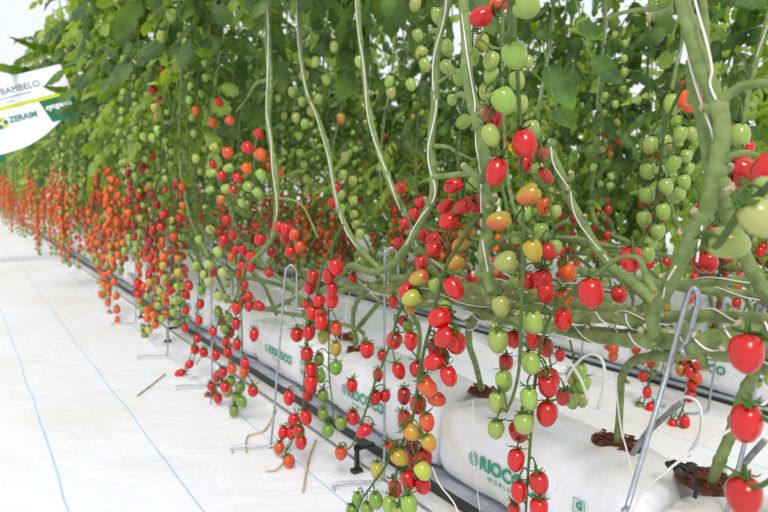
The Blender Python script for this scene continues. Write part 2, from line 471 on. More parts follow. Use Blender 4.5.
def twine_part(plant, pts, sr, r=.0011, turns=1.2, phase=0):
    P = spline(rel(pts, plant.location), 6); out = []
    k = len(P)
    for i, p in enumerate(P):
        t = (P[min(i + 1, k - 1)] - P[max(i - 1, 0)]).normalized(); a = phase + turns * 2 * math.pi * i / k
        o = t.orthogonal().normalized(); o.rotate(Quaternion(t, a)); out.append(p + o * (sr * 1.12 + r))
    mb = MB(); tube(mb, out, r, 5, 0, 2); return link('support_twine', mb.mesh('support_twine', [M['twine']]), plant)
CAMDIR = None
def face_cam_twine(plant, pts, sr, r=.0013, amp=.5, ph=0):
    """twine lying along the aisle side of the stem, weaving from edge to edge"""
    P = spline(rel(pts, plant.location), 6); out = []
    for i, p in enumerate(P):
        out.append(p + V((-.75, -.6, 0)) * sr * 1.1 + V((.6, -.75, 0)) * sr * amp * math.sin(i * .38 + ph))
    mb = MB(); tube(mb, out, r, 5, 0, 1); return link('support_twine', mb.mesh('support_twine', [M['twine']]), plant)

def aisle_twine(plant, seq, X, r, tr=.0011):
    # follows given points, lifted off the stem's surface towards the aisle
    q = spline(X_(seq, X), 6); q = [p + (CAM - p).normalized() * (r + tr) for p in q]
    mb = MB(); tube(mb, rel(q, plant.location), tr, 6, 0, 1, False); return link('support_twine', mb.mesh('support_twine', [M['twine']]), plant)
def X_(seq, X): return [atX(a, b, X) if len(t) == 0 else atX(a, b, t[0]) for a, b, *t in seq]

def manual_truss(plant, X, rach, fruits, s=1.0, r=.0022, ped=True):
    """rach: (px,py[,X]); fruits: (px,py,colour[,angle[,X[,scale]]]) seen in the photo"""
    RP = X_(rach, X); base = RP[0]
    o = bpy.data.objects.new('fruit_truss', None)  # replaced below with mesh
    mb = MB(); rp = rel(RP, base)
    P = tube(mb, rp, [r * 1.3, r, r, r * .7], 6, 0, 5)
    items = []
    for f in fruits:
        px, py, c = f[0], f[1], f[2]; ang = f[3] if len(f) > 3 and f[3] is not None else U(-22, 22)
        fx = f[4] if len(f) > 4 and f[4] else X + U(-.012, .012); sc_ = (f[5] if len(f) > 5 else 1.0) * s * .93
        cen = atX(px, py, fx); a = math.radians(ang)
        d = (V((0, 0, -1)) * math.cos(a) + RT * math.sin(a) + FW * U(-.35, .15)).normalized()
        top = cen - d * TL * sc_ * .5
        items.append((top, d, c, sc_))
        if ped:
            lt = top - base
            best = min(P, key=lambda q: (q - (lt + V((0, 0, .012)))).length)
            if (best - lt).length < .07:
                mid = (best + lt) / 2 + V((0, 0, .005)) - d * .006
                tube(mb, [best, mid, lt - d * .007], [.0014, .0012, .0013], 5, 0, 4)
    t = link('fruit_truss', mb.mesh('fruit_truss', [M['truss']]), plant, base - plant.location)
    for top, d, c, sc_ in items: add_tomato(t, top, d, c, sc_, base)
    return t

def loose_leaf(plant, p, yaw, pitch, roll, s, v=None, m=None):
    o = bpy.data.objects.new('leaf', LEAF_ME[v if v is not None else random.randrange(len(LEAF_ME))]); C.objects.link(o); o.parent = plant
    o.matrix_local = leaf_matrix(V(p) - plant.location, yaw, pitch, roll, s)
    return o

# ---- single broad leaf seen close (one blade on its petiole)
def blade_leaf(plant, tip, root, w, droop=.6, cup=.4, roll=0):
    mb = MB(); a = V(root) - plant.location; b = V(tip) - plant.location; L = (b - a).length
    x = (b - a).normalized(); y = V((FW.x, FW.y, 0)).cross(x); y = y.normalized() if y.length > .1 else V((0, 1, 0)); y.rotate(Quaternion(x, roll)); z = x.cross(y)
    m = Matrix((x, y, z)).transposed().to_4x4(); m.translation = a
    leaflet(mb, m, L, w * .68, 0, droop, cup, .55, 13); tube(mb, [a - x * .03 + V((0, 0, .02)), a, a + x * L * .3], [.0016, .0012, .0008], 5, 1, 3)
    return link('leaf', mb.mesh('leaf', [M['leaf2'], M['stem']]), plant)

# ================================================================== SETTING
def struct(name, mb, m, sm=False): o = link(name, mb.mesh(name, m, sm)); o['kind'] = 'structure'; return o
mb = MB(); N = 60
gx = np.linspace(-14, 14, N); gy = np.linspace(-4, 42, N)
vs = [(x, y, 0) for y in gy for x in gx]
mb.add(vs, [(j * N + i, j * N + i + 1, (j + 1) * N + i + 1, (j + 1) * N + i) for j in range(N - 1) for i in range(N - 1)])
struct('floor', mb, [M['floor']])
# raised white strips the bag rows stand on
for k, (x0, x1) in enumerate(((.665, 1.0), (1.6, 1.95))):
    mb = MB(); box(mb, (x0, -1.5, 0.0), (x1, 20, .012)); struct('trim_%d' % (k + 1), mb, [M['gutter'] if 0 else M['bag']])

BAGL, BAGW = .455, .175
def bag_x(zz, e):   # front-face offset at normalised height zz in [-1,1]
    return (BAGW / 2) * (1 - (1 - min(.999, abs(zz)) ** 5) ** (1 / 5)) / 1.0
def text_mesh(s, size, bold=0.0, spacing=1.0):
    cu = bpy.data.curves.new('lettering', 'FONT'); cu.body = s; cu.size = size; cu.offset = bold; cu.space_character = spacing
    cu.align_x = 'CENTER'; cu.align_y = 'CENTER'; cu.resolution_u = 3
    o = bpy.data.objects.new('lettering', cu); C.objects.link(o); dg = bpy.context.evaluated_depsgraph_get(); dg.update()
    me = o.evaluated_get(dg).to_mesh(); v = [tuple(x.co) for x in me.vertices]; f = [tuple(p.vertices) for p in me.polygons]
    o.evaluated_get(dg).to_mesh_clear(); C.objects.unlink(o); bpy.data.objects.remove(o); bpy.data.curves.remove(cu)
    return v, f
def ring2d(r0, r1, n=20, gap=0):
    v, f = [], []
    for i in range(n):
        a = 2 * math.pi * i / n; v += [(r0 * math.cos(a), r0 * math.sin(a), 0), (r1 * math.cos(a), r1 * math.sin(a), 0)]
    for i in range(n):
        if i < gap: continue
        a, b = 2 * i, 2 * ((i + 1) % n); f.append((a, a + 1, b + 1, b))
    return v, f
TXT = [text_mesh('RIOCOCO', .033, .0012, 1.0), text_mesh('WORLD', .011, .0002, 1.7), text_mesh('G', .016, .001), text_mesh('M', .014, .0008)]
def bag_mesh(seed, z0, hb):
    rnd = random.Random(seed); mb = MB(); ny, nc = 40, 40; ph = [rnd.uniform(0, 6.28) for _ in range(8)]
    def sec(v, yy):
        a = 2 * math.pi * v; e = (1 - min(.9999, abs(yy)) ** 10) ** (1 / 7); e = .55 + .45 * e if abs(yy) < 1 else .55
        c, s = math.cos(a), math.sin(a); ex = 2 / 5.0
        x = math.copysign(abs(c) ** ex, c); z = math.copysign(abs(s) ** ex, s)
        top = max(0, z)
        zz = z * hb / 2 + top * (.012 * (1 - yy * yy) * (1 - x * x * .6))
        w = .0025 * math.sin(9 * yy + ph[0] + 2 * a) + .0018 * math.sin(23 * yy + ph[1] - 3 * a) * top + .002 * math.sin(5 * a + ph[2] + 6 * yy)
        if abs(yy) > .8: w += .004 * math.sin(14 * a + ph[3]) * (abs(yy) - .8) / .2
        return x * (BAGW / 2) * e * (1 + w * 6 * .5) , zz * e + hb / 2 * (e - 1) * .3 + w * .8
    vs = []
    for i in range(ny + 1):
        yy = -1 + 2 * i / ny; yy = math.copysign(abs(yy) ** .75, yy)
        for j in range(nc):
            x, z = sec(j / nc, yy); vs.append((x, yy * BAGL / 2, z0 + hb / 2 + z))
    fs = [(i * nc + j, i * nc + (j + 1) % nc, (i + 1) * nc + (j + 1) % nc, (i + 1) * nc + j) for i in range(ny) for j in range(nc)]
    fs += [tuple(range(nc))[::-1], tuple(ny * nc + j for j in range(nc))]
    mb.add(vs, fs); return mb
def make_bag(X, Y, z0, hb, seed, label, group, detail=True):
    mbb = bag_mesh(seed, 0, hb)
    o = link('coco_bag', mbb.mesh('coco_bag', [M['bag']])); o.location = (X + BAGW / 2, Y, z0)
    tag(o, label, 'grow bag', group)
    bv = np.concatenate(mbb.v)
    def project(vs, yc, zc, sc=1):
        out = []
        for (a, b, _) in vs:
            y = yc - a * sc; z = zc + b * sc
            sel = bv[bv[:, 0] < -BAGW * .3]; d = (sel[:, 1] - y) ** 2 + (sel[:, 2] - z) ** 2; w = 1 / (d + 1e-5) ** 2
            out.append((float((sel[:, 0] * w).sum() / w.sum()) - .0040, y, z))
        return out
    mb = MB()
    v, f = TXT[0]; mb.add(project(v, .018, hb * .5 + .002), f)
    v, f = TXT[1]; mb.add(project(v, .048, hb * .5 - .021), f)
    mb0 = mb; mb = MB()
    for q in (.0125, .0075):    # round leaf emblem before the word
        v, f = ring2d(q - .0025, q, 16, 0); mb.add(project([(a, b, 0) for a, b, _ in v], +.112, hb * .5 + .003), f)
    if detail:
        for zc, t in ((.022, 2), (-.006, 3)):
            v, f = TXT[t]; mb.add(project(v, -.122, hb * .5 - .006 + zc), f)
            if t == 2:
                for (a0, b0, a1, b1) in ((-.011, -.011, .011, -.0095), (-.011, .0095, .011, .011), (-.011, -.011, -.0095, .011), (.0095, -.011, .011, .011)):
                    mb.add(project([(a0, b0, 0), (a1, b0, 0), (a1, b1, 0), (a0, b1, 0)], -.122, hb * .5 - .006 + zc), [(0, 1, 2, 3)])
            else:
                v, f = ring2d(.0095, .011, 16); mb.add(project(v, -.122, hb * .5 - .006 + zc), f)
    link('printed_emblem', mb.mesh('printed_emblem', [M['print']], False), o)
    p = link('printed_lettering', mb0.mesh('printed_lettering', [M['print']], False), o); p['label'] = 'green printed lettering and marks'
    return o
def bag_hole(bag, x, y, hb, rx=.032, ry=.04):
    """round opening with coco chips, world x,y"""
    rnd = random.Random(int(y * 1000)); mb = MB(); vs = [(0, 0, .004)]; n = 22
    for k, q in enumerate((.5, .85, 1.0)):
        for j in range(n):
            a = 2 * math.pi * j / n; w = rnd.uniform(.97, 1.03); vs.append((rx * q * w * math.cos(a), ry * q * w * math.sin(a), (.0035, .001, -.004)[k]))
    fs = [(0, 1 + j, 1 + (j + 1) % n) for j in range(n)] + [(1 + k * n + j, 1 + (k + 1) * n + j, 1 + (k + 1) * n + (j + 1) % n, 1 + k * n + (j + 1) % n) for k in range(2) for j in range(n)]
    mb.add(vs, fs)
    for _ in range(110):
        a = rnd.uniform(0, 6.28); q = .85 * math.sqrt(rnd.random()); c = V((rx * q * math.cos(a), ry * q * math.sin(a), rnd.uniform(.001, .007))); s = rnd.uniform(.002, .0045)
        m = Matrix.Rotation(rnd.uniform(0, 6), 3, 'Z') @ Matrix.Rotation(rnd.uniform(-.7, .7), 3, 'X')
        q8 = [m @ V((sx * s, sy * s * .55, sz * s * .25)) + c for sx in (-1, 1) for sy in (-1, 1) for sz in (-1, 1)]
        mb.add([tuple(v) for v in q8], [(0, 1, 3, 2), (4, 6, 7, 5), (0, 4, 5, 1), (2, 3, 7, 6), (0, 2, 6, 4), (1, 5, 7, 3)])
    o = link('coco_chips', mb.mesh('coco_chips', [M['bark']], False), bag); o.location = V((x, y, 0)) - bag.location + V((0, 0, bag.location.z + hb + .0075)); o['label'] = 'brown coco chips in the planting hole'
HB1, Z1 = .143, .031
TOP1 = Z1 + HB1 + .010
bags = []
names1 = ['white grow bag at the lower right corner, right of the small black clip', 'nearest full white grow bag with large green lettering', 'second white grow bag, left of the nearest, behind the dense red truss',
          'third white grow bag, beside the thin wire hook with the bent foot', 'fourth white grow bag, partly hidden by the red clusters']
for k in range(-1, 22):
    y = .485 + .465 * (k + .5)
    lab = names1[k + 1] if k < 4 else 'white grow bag far along the front row under orange tomatoes'
    bags.append(make_bag(.745, y, Z1, HB1, k + 5, lab, 'white grow bags of the front row', k < 6))
bags2 = []
names2 = {2: 'back row white grow bag behind the nearest wire hook, lettering near the right edge', 3: 'white grow bag of the back row behind the white drip tube arcs', 4: 'white grow bag of the back row behind the long green and red truss'}
for k in range(2, 26):
    bags2.append(make_bag(1.69, .25 + .465 * (k - .5), .024, .132, k + 50, names2.get(k, 'white grow bag of the back row seen between stems'), 'white grow bags of the back row', False))
# long black drain channels under the bags
for x, z0, z1, lab in ((.716, .014, .031, 'long black drain channel under the front row of bags'), (1.668, .012, .022, 'long black drain channel under the back row of bags')):
    mb = MB()
    box(mb, (x, -1.2, z0), (x + .008, 16, z1)); box(mb, (x + .008, -1.2, z0), (x + .21, 16, z0 + .012), 1)
    tag(link('drain_channel', mb.mesh('drain_channel', [M['black'], M['gutter']], False)), lab, 'channel')
mb = MB(); tube(mb, [(.668, y, .014 + .002 * math.sin(y * 5)) for y in np.linspace(-1, 14, 60)], .0035, 6, 0, 1, False)  # thin tube drawn as the shadow line at the raised strip's edge
tag(link('edge_shadow_line', mb.mesh('edge_shadow_line', [M['greystake']])), 'thin grey hose lying along the front row on the floor', 'shadow line')
# black clip feet
for i, (px, py) in enumerate(((357, 472), (222, 386), (168, 342), (141, 318))):
    b = atH(px, py, .0); mb = MB()
    box(mb, (-.004, -.004, .0), (.004, .004, .06)); box(mb, (-.012, -.008, 0), (.010, .008, .008)); box(mb, (-.004, -.006, .048), (.04, .006, .056))
    o = link('clip_foot', mb.mesh('clip_foot', [M['black']], False), None, (b.x, b.y, .0)); tag(o, ['black plastic clip foot standing on the white floor below the second bag', 'small black clip foot beside the red cluster', 'small black clip foot beside the hanging orange truss', 'farthest black clip foot under the orange tomatoes'][i], 'clip')

# ------------------------------------------------------------------ wire hooks holding the laid stems
def hook(pts, label, r=.0026, tops=None):
    base = V(pts[0]); mb = MB(); tube(mb, rel(pts, base), r, 8, 0, 5)
    o = link('wire_hook', mb.mesh('wire_hook', [M['wire']]), None, base); tag(o, label, 'wire hook', 'wire stem hooks'); return o
def std_hook(px, py, htop, label, lean=(0, 0), foot=(-.05, -.02), flip=1, rr=.0026, fpix=None):
    b = atH(px, py, .004)
    f1 = V((b.x + foot[0], b.y + foot[1], .012)); f0 = f1 + V((-.006, -.004, -.012))
    t = V((b.x + lean[0], b.y + lean[1], htop)); w = .026 * flip
    side = RT * w
    pts = [f0, f1, b.lerp(f1, .12) + V((0, 0, .008)), b + V((0, 0, .03)), b.lerp(t, .5), t - V((0, 0, .02)), t + side * .15 + V((0, 0, -.004)), t + side * .5 + V((0, 0, .005)), t + side * .88 + V((0, 0, -.004)), t + side * 1.0 - V((0, 0, .02)), t + side * .95 - V((0, 0, .085)), t + side * 1.2 - V((0, 0, .094)), t + side * 1.9 - V((0, 0, .092))]
    return hook(pts, label, rr)
std_hook(272, 448, .412, 'thin wire hook with a bent foot on the floor, before the third bag', foot=(-.075, .035), lean=(.04, .0))
std_hook(384, 484, .468, 'wire hook behind the dense red and orange truss', foot=(-.085, .04), lean=(.015, .02))
std_hook(168, 358, .42, 'far wire hook beside the hanging orange truss', foot=(-.08, .05), lean=(.02, .03))
std_hook(136, 325, .42, 'farthest wire hook under the orange tomatoes', foot=(-.08, .05), lean=(.02, .03))
std_hook(212, 388, .42, 'wire hook among the left red clusters', foot=(-.08, .05), lean=(.03, .06))
# the leaning hook close to the camera
pp = [(622, 530, .52), (628, 505, .535), (648, 437, .57), (670, 362, .61), (686, 302, .63), (690, 291, .633), (694, 288, .635), (698, 294, .637), (697, 305, .637), (688, 338, .63), (682, 348, .628), (684, 353, .628), (690, 353, .63)]
bx = atX(615, 560, .505)
hook([V((atX(560, 640, .45).x, atX(560, 640, .45).y, .01)) * 0 + V((bx.x - .02, bx.y - .01, .005)), V((bx.x, bx.y, .06))] + [atX(a, b, c) for a, b, c in pp], 'nearest galvanised wire hook leaning across the nearest bag', .0028)
hook([V((.8, .42, .01)), V((.8, .42, .1))] + [atX(a, b, c) for a, b, c in ((750, 420, .80), (755, 345, .80), (757, 312, .8), (760, 306, .8), (763, 312, .8), (760, 350, .8))], 'wire hook at the right edge behind the near red tomato', .003)
for i, (px, pt) in enumerate(((727, 277), (590, 285), (530, 300), (700, 300))):
    X = 1.6; t = atX(px, pt, X); b = V((t.x - .01, t.y + .02, .005))
    hook([b + V((-.06, .03, .0)), b + V((-.01, 0, .006)), b + V((0, 0, .03)), b.lerp(t, .5), t - V((0, 0, .02)), t + RT * .012 + V((0, 0, .004)), t + RT * .024 - V((0, 0, .02)), t + RT * .022 - V((0, 0, .1))],
         ['wire hook in the back row right of the big stem', 'wire hook in the back row behind the drip tube arcs', 'wire hook in the back row behind the long green and red truss', 'wire hook in the back row beside its red truss'][i], .003)

# ------------------------------------------------------------------ drip tubes, strings, stakes
def tubething(name, pts, r, m, label, cat, group=None):
    base = V(pts[0]); mb = MB(); tube(mb, rel(pts, base), r, 7, 0, 5); return tag(link(name, mb.mesh(name, [M[m]]), None, base), label, cat, group)
tubething('drip_tube', X_([(459, 331), (476, 338), (494, 350), (508, 372), (512, 396), (508, 402)], .80), .0024, 'tube', 'white drip tube arching behind the long green and red truss', 'drip tube')
tubething('drip_tube', X_([(503, 392), (512, 368), (528, 352), (546, 349), (565, 358), (580, 378), (588, 400)], .86), .0026, 'tube', 'wide white drip tube arc left of the nearest planting hole', 'drip tube')
tubething('drip_tube', X_([(556, 410), (565, 382), (578, 362), (592, 354), (603, 362), (604, 384), (598, 408)], .90), .0026, 'tube', 'white drip tube loop standing beside the nearest planting hole', 'drip tube')
tubething('drip_tube', X_([(633, 452), (648, 428), (668, 406), (684, 397), (697, 402), (702, 420), (698, 438), (688, 456)], .90), .0026, 'tube', 'white drip tube loop beside the black clip on the nearest bag', 'drip tube')
tubething('drip_tube', X_([(270, 320), (268, 296), (276, 288), (284, 296), (286, 318)], .86), .0026, 'tube', 'white drip tube loop behind the thin wire hook', 'drip tube')
tubething('white_string', X_([(790, 385), (758, 408), (728, 431), (700, 446), (668, 470), (640, 496), (628, 530)], .60), .0014, 'twine', 'loose white string running down to the lower right over the bags', 'string')
tubething('white_string', X_([(616, 372), (617, 395), (621, 428), (628, 455), (634, 482)], .70), .0011, 'twine', 'loose white string hanging before the nearest planting hole', 'string')
tubething('white_string', X_([(473, 400), (472, 440), (476, 480), (480, 512)], .70), .0009, 'twine', 'thin cream string hanging over the left end of the nearest bag', 'string')
tubething('white_string', X_([(432, 467), (440, 485), (455, 505), (462, 530)], .60), .0012, 'twine', 'white string trailing below the dense red truss', 'string')
tubething('white_string', X_([(352, 262), (350, 290), (343, 330), (336, 372)], .80), .0009, 'twine', 'thin string hanging before the second bag', 'string')
tubething('white_string', X_([(378, 315), (362, 340), (345, 362), (338, 380)], .80), .0009, 'twine', 'thin slanting string left of the second planting hole', 'string')
for pts, lab in ((((632, 455), (650, 430), (682, 402)), 'grey flat dripper stake in the nearest planting hole'), (((724, 490), (742, 466), (765, 440)), 'grey flat dripper stake in the right planting hole')):
    P = X_(pts, .84); mb = MB(); q = rel(P, P[0]); tube(mb, q, [.0045, .0045, .0042], 5, 0, 2)
    tag(link('dripper_stake', mb.mesh('dripper_stake', [M['greystake']], False), None, P[0]), lab, 'stake')
c = atX(680, 470, .80); mb = MB()
lump(mb, (0, 0, 0), .011, 0, 4, .7); lump(mb, (.006, -.012, .008), .009, 0, 4, .7); lump(mb, (-.004, .012, .004), .008, 0, 4, .6); box(mb, (-.004, -.022, .006), (.004, .012, .010)); tube(mb, [(0, -.02, .0), (-.01, -.03, -.01), (-.02, -.034, -.02)], .003, 6)
tag(link('bag_clip', mb.mesh('bag_clip', [M['black']], False), None, c), 'small black plastic clip on the bag beside the right planting hole', 'clip')
# dry stem bits on the floor
for pts, lab, r in (([(276, 410), (265, 430), (248, 436), (246, 452)], 'curled dry stem lying left of the thin wire hook foot', .0022), ([(316, 440), (309, 460), (303, 492)], 'straight dry straw on the floor under the red truss', .0024),
                    ([(165, 374), (150, 386), (137, 396)], 'pale dry straw on the floor beside the lone red tomato', .0022), ([(284, 462), (276, 470), (266, 471)], 'short dry stem beside the fallen green fruit tip', .0018)):
    tubething('dry_stem', [atH(a, b, .004) for a, b in pts], r, 'dry', lab, 'dry stem')

# ------------------------------------------------------------------ signs in the far leaves
def make_sign(c, xaxis, w, h, label, full=True):
    x = V(xaxis).normalized(); nrm = V((x.y, -x.x, 0)).normalized(); z = x.cross(-nrm) if 0 else V((0, 0, 1))
    z = (V((0, 0, 1)) - x * x.z).normalized(); nrm = x.cross(z)
    m = Matrix((x, z, nrm)).transposed().to_4x4(); m.translation = c
    e = link('variety_sign', None); e.matrix_world = m; tag(e, label, 'sign')
    def plate(name, outline, z0, z1, mt, lab=None):
        mb = MB(); n = len(outline); v = [(a, b, z0) for a, b in outline] + [(a, b, z1) for a, b in outline]
        mb.add(v, [tuple(range(n))[::-1], tuple(range(n, 2 * n))] + [(i, (i + 1) % n, n + (i + 1) % n, n + i) for i in range(n)])
        o = link(name, mb.mesh(name, [M[mt]], False), e)
        if lab: o['label'] = lab
        return o
    # lower edge curves up to the right corner
    bot = [(-w / 2 + w * t, -h / 2 + (.42 * h) * max(0, (t - .25) / .75) ** 2.0) for t in np.linspace(0, 1, 12)]
    plate('panel', bot + [(w * .47, h * .40), (-w / 2, h * .40)], -.003, 0, 'signwhite')
    edge = bot + [(a, b - .003) for a, b in bot[::-1]]
    plate('lower_edge', [(a, b) for a, b in edge][::-1], -.003, .001, 'signgreen', 'thin green lower edge')
    plate('stripe', [(-w / 2, h * .02), (w / 2, h * .02), (w / 2, h * .065), (-w / 2, h * .065)], 0, .001, 'signyellow', 'yellow-green stripe')
    plate('logo_panel', [(w * .22, -h * .27), (w / 2, -h * .27), (w / 2, h * .018), (w * .16, h * .018)], 0, .0012, 'signgreen', 'dark green panel')
    for s, size, cx, cy, mt, b in (('BAMBELO', .040, w * .035, h * .235, 'signgrey', .0), ('ZERAIM', .036, -w * .03, -h * .12, 'signteal', .001), ('syngenta', .033, w * .33, -h * .08, 'signwhite', .0012), ('Tomato hybrid variety', .018, -w * .1, h * .155, 'signgrey', 0)):
        if s.startswith('Tomato'):
            mb = MB(); box(mb, (cx - .1, cy - .0015, .0008), (cx + .1, cy + .0015, .0012)); box(mb, (cx - .02, cy - .02, .0008), (cx + .02, cy - .017, .0012))
            link('small_print', mb.mesh('small_print', [M[mt]], False), e); continue
        v, f = text_mesh(s, size, b); mb = MB(); mb.add([(a + cx, bb + cy, .0018) for a, bb, _ in v], f)
        link('lettering', mb.mesh('lettering', [M[mt]], False), e)
    mb = MB()
    for k in range(6):
        a = k * math.pi / 3; v, f = ring2d(0.0001, .011, 8); mb.add([(-w * .24 + p + .018 * math.cos(a), -h * .13 + q + .018 * math.sin(a), .0018) for p, q, _ in v], f, k % 2)
    link('emblem', mb.mesh('emblem', [M['signteal'], M['signyellow']], False), e)
    return e
ca, sa = math.cos(math.radians(16.5)), math.sin(math.radians(16.5))
xa = RT * ca + UP * sa + FW * .12
make_sign(atD(23, 107, 2.9), xa, .456, .356, 'white variety sign with yellow stripe and green logo panel hanging in the left leaves')
make_sign(atD(-40, 160, 4.2), xa, .55, .30, 'second sign corner with yellow and green just below the large sign')
# ================================================================== NEAR PLANTS (traced, each point at its own distance)
def hole_for(px, py, h=TOP1): return atH(px, py, h)
bS1, bS2, bS3, bS4, bS5, bC = hole_for(618, 442), hole_for(712, 478), hole_for(483, 390), hole_for(358, 349), hole_for(378, 331), hole_for(318, 322)
for p in (bS1, bS2, bS3, bS4, bS5, bC):
    p.x = min(max(p.x, .79), .86)
    b = min(bags, key=lambda q: abs(q.location.y - p.y)); bag_hole(b, p.x, p.y, HB1, .04 if p.y < .9 else .028, .05 if p.y < .9 else .035)

def path(base, seq, X): return [V(base) + V((0, 0, -.012))] + X_(seq, X)

# plant A: the thick stem at right
A = make_plant(bS3, 'tomato plant with the thickest stem, right of centre, rising to the top edge')
lowA = path(bS3, [(476, 366, .80), (469, 344, .76), (470, 326, .72), (482, 316, .70), (530, 322, .70), (590, 335, .67), (640, 341, .645), (656, 334, .64)], .7)
stem_part(A, lowA, [.0055, .0055, .006, .007, .0075, .0085, .009, .010], 6, 'laid_stem', 10, 'oldstem', 1, 1)
twine_part(A, lowA[3:], .0075, .0011, 5)
upA = X_([(654, 338, .635), (653, 312, .63), (664, 296, .62), (680, 264, .60), (692, 236, .59), (706, 212, .585), (712, 186, .58), (719, 155, .58), (722, 122, .58), (712, 92, .58), (700, 62, .58), (690, 30, .58), (682, 0, .58), (674, -40, .58), (668, -90, .58)], .6)
stem_part(A, upA, [.0066, .0066, .0068, .0068, .0072, .0076, .0082, .0074, .0078, .0080, .0072, .007, .007, .007], 7, 'main_stem', 14, 'stem', 1.05, 4)
strA = X_([(700, 60), (694, 72), (700, 104), (708, 130), (714, 165), (710, 190), (700, 215)], .575)
stem_part(A, X_([(690, 60, .6), (692, 85, .6), (701, 118, .6), (707, 150, .59), (711, 180, .585)], .6), [.004, .0055, .0055, .006, .004], 2, 'side_shoot', 9)
aisle_twine(A, [(691, -15), (698, 12), (706, 40), (712, 68), (710, 84), (716, 100)], .58, .0085)
aisle_twine(A, [(688, 56), (692, 72), (698, 92), (705, 112), (712, 132), (716, 152), (719, 172), (712, 186)], .585, .008)
aisle_twine(A, [(711, 188), (707, 206), (702, 226), (699, 244), (697, 262)], .59, .0075)
aisle_twine(A, [(676, 266, .6), (667, 282, .61), (663, 298, .62)], .6, .007)
def twig(plant, seq, X, r, name='leaf_stalk', m='stem', scar=True):
    mb = MB(); P = tube(mb, rel(X_(seq, X), plant.location), r, 8, 0, 5)
    if scar: lump(mb, P[-1], (r[-1] if hasattr(r, '__len__') else r) * 1.1, 1, 4)
    return link(name, mb.mesh(name, [M[m], M['scar']]), plant)
twig(A, [(722, 100), (732, 92), (748, 85), (785, 82)], .58, [.006, .0045, .004, .0038], scar=False)
twig(A, [(676, 8), (664, 13), (652, 17)], .58, [.0065, .004, .0045])
twig(A, [(672, 4), (650, 9), (625, 12), (604, 20)], .60, [.004, .003, .0022, .0018], scar=False)
twig(A, [(712, 190), (722, 182), (728, 188)], .58, [.007, .006, .006])
twig(A, [(724, 162), (733, 155), (748, 153), (768, 160), (790, 172)], .58, [.0035, .003, .0028, .0025, .0025], scar=False)
twig(A, [(700, 220), (688, 228), (682, 231)], .585, [.007, .0045, .004])
twig(A, [(655, 292), (646, 275), (640, 260), (628, 256), (612, 262), (590, 280), (574, 287)], .60, [.0045, .0038, .003, .0028, .0024, .002, .002], scar=False)
stem_part(A, X_([(722, 196, .60), (730, 222, .62), (742, 250, .64), (757, 280, .66), (772, 302, .68)], .6), [.006, .007, .007, .007], 2, 'side_shoot', 9)

manual_truss(A, .60, [(691, 60), (690, 75), (680, 92), (668, 118), (664, 128)], [], r=.0018)
# green truss T4 hangs behind the thick stem
T4X = .80
T4a = [(650, 145, 'g'), (680, 135, 'g'), (673, 164, 'g'), (648, 171, 'g', 15), (666, 187, 'g', 10), (647, 195, 'g', 12), (663, 212, 'g', 10), (644, 219, 'g', 15), (658, 232, 'g', 8), (650, 243, 'g', 10), (647, 254, 'g')]
T4b = [(666, 142, 'g'), (686, 157, 'g'), (687, 169, 'g'), (684, 182, 'g'), (680, 193, 'g'), (691, 134, 'g'), (661, 172, 'g'), (675, 178, 'g'), (676, 196, 'g')]
G = make_plant(V((.83, .30, TOP1)), 'tomato plant with the long all-green truss hanging beside the thickest stem')
stem_part(G, [V((.83, .30, TOP1 - .01))] + X_([(790, 345, .74), (768, 300, .80), (745, 262, .84), (728, 225, .86), (708, 170, .86), (704, 110, .84), (706, 50, .82), (700, -30, .8)], .8), [.006, .007, .007, .006, .006, .0055, .005, .005], 5)
manual_truss(G, T4X, [(704, 60), (686, 82), (672, 106), (664, 132), (660, 170), (655, 205), (652, 245)], T4a, .84, .002)
manual_truss(G, .95, [(704, 100, .86), (690, 115, .92), (686, 135), (682, 165), (680, 195)], T4b, .8, .002)
manual_truss(G, .74, [(704, 88), (700, 84), (694, 90), (688, 100)], [(688, 101, 'O', 10), (703, 91, 'o', 5), (685, 86, 'o', 0, .78, .6), (673, 105, 'g')], .95, .0016)
manual_truss(G, .76, [(740, 100), (742, 115), (743, 150), (740, 185)], [(740, 136, 'g', 0), (742, 158, 'r', 70, .8, .7), (748, 148, 'r', 0, .82, .6), (744, 169, 'r', 60), (743, 179, 'r', 60)], 1.0, .0012)

# plant right edge (big near green and red fruits)
Rr = make_plant(bS2, 'tomato plant rooted at the lower right, with large red fruits at the right edge')
stem_part(Rr, path(bS2, [(720, 460, .80), (730, 436, .79), (740, 404, .77), (752, 378, .75), (770, 352, .72), (800, 340, .7)], .8), [.0075, .0072, .007, .0068, .0065, .0065], 4, 'main_stem', 10, 'oldstem')
manual_truss(Rr, .47, [(800, 120), (786, 160), (770, 185), (742, 210), (722, 240), (714, 248)], [(762, 219, 'l', 50, .46, 1.1), (728, 243, 'g', 78, .49, 1.05), (768, 196, 'l', 60, .50), (766, 171, 'r', -30, .56)], 1.0, .003)
manual_truss(Rr, .50, [(800, 330), (775, 338), (758, 336), (750, 332)], [(746, 355, 'r', -5)], 1.08, .0028)
manual_truss(Rr, .50, [(800, 432), (775, 424), (760, 416), (750, 412)], [(746, 424, 'r', 0)], 1.08, .0022)
manual_truss(Rr, .50, [(800, 470), (775, 478), (760, 486), (748, 486)], [(744, 496, 'r', 0)], 1.06, .0022)
manual_truss(Rr, .74, [(720, 210), (712, 225), (708, 240), (706, 262)], [(706, 247, 'r'), (709, 262, 'r'), (702, 263, 'r', 20), (714, 236, 'r')], .85, .0014)

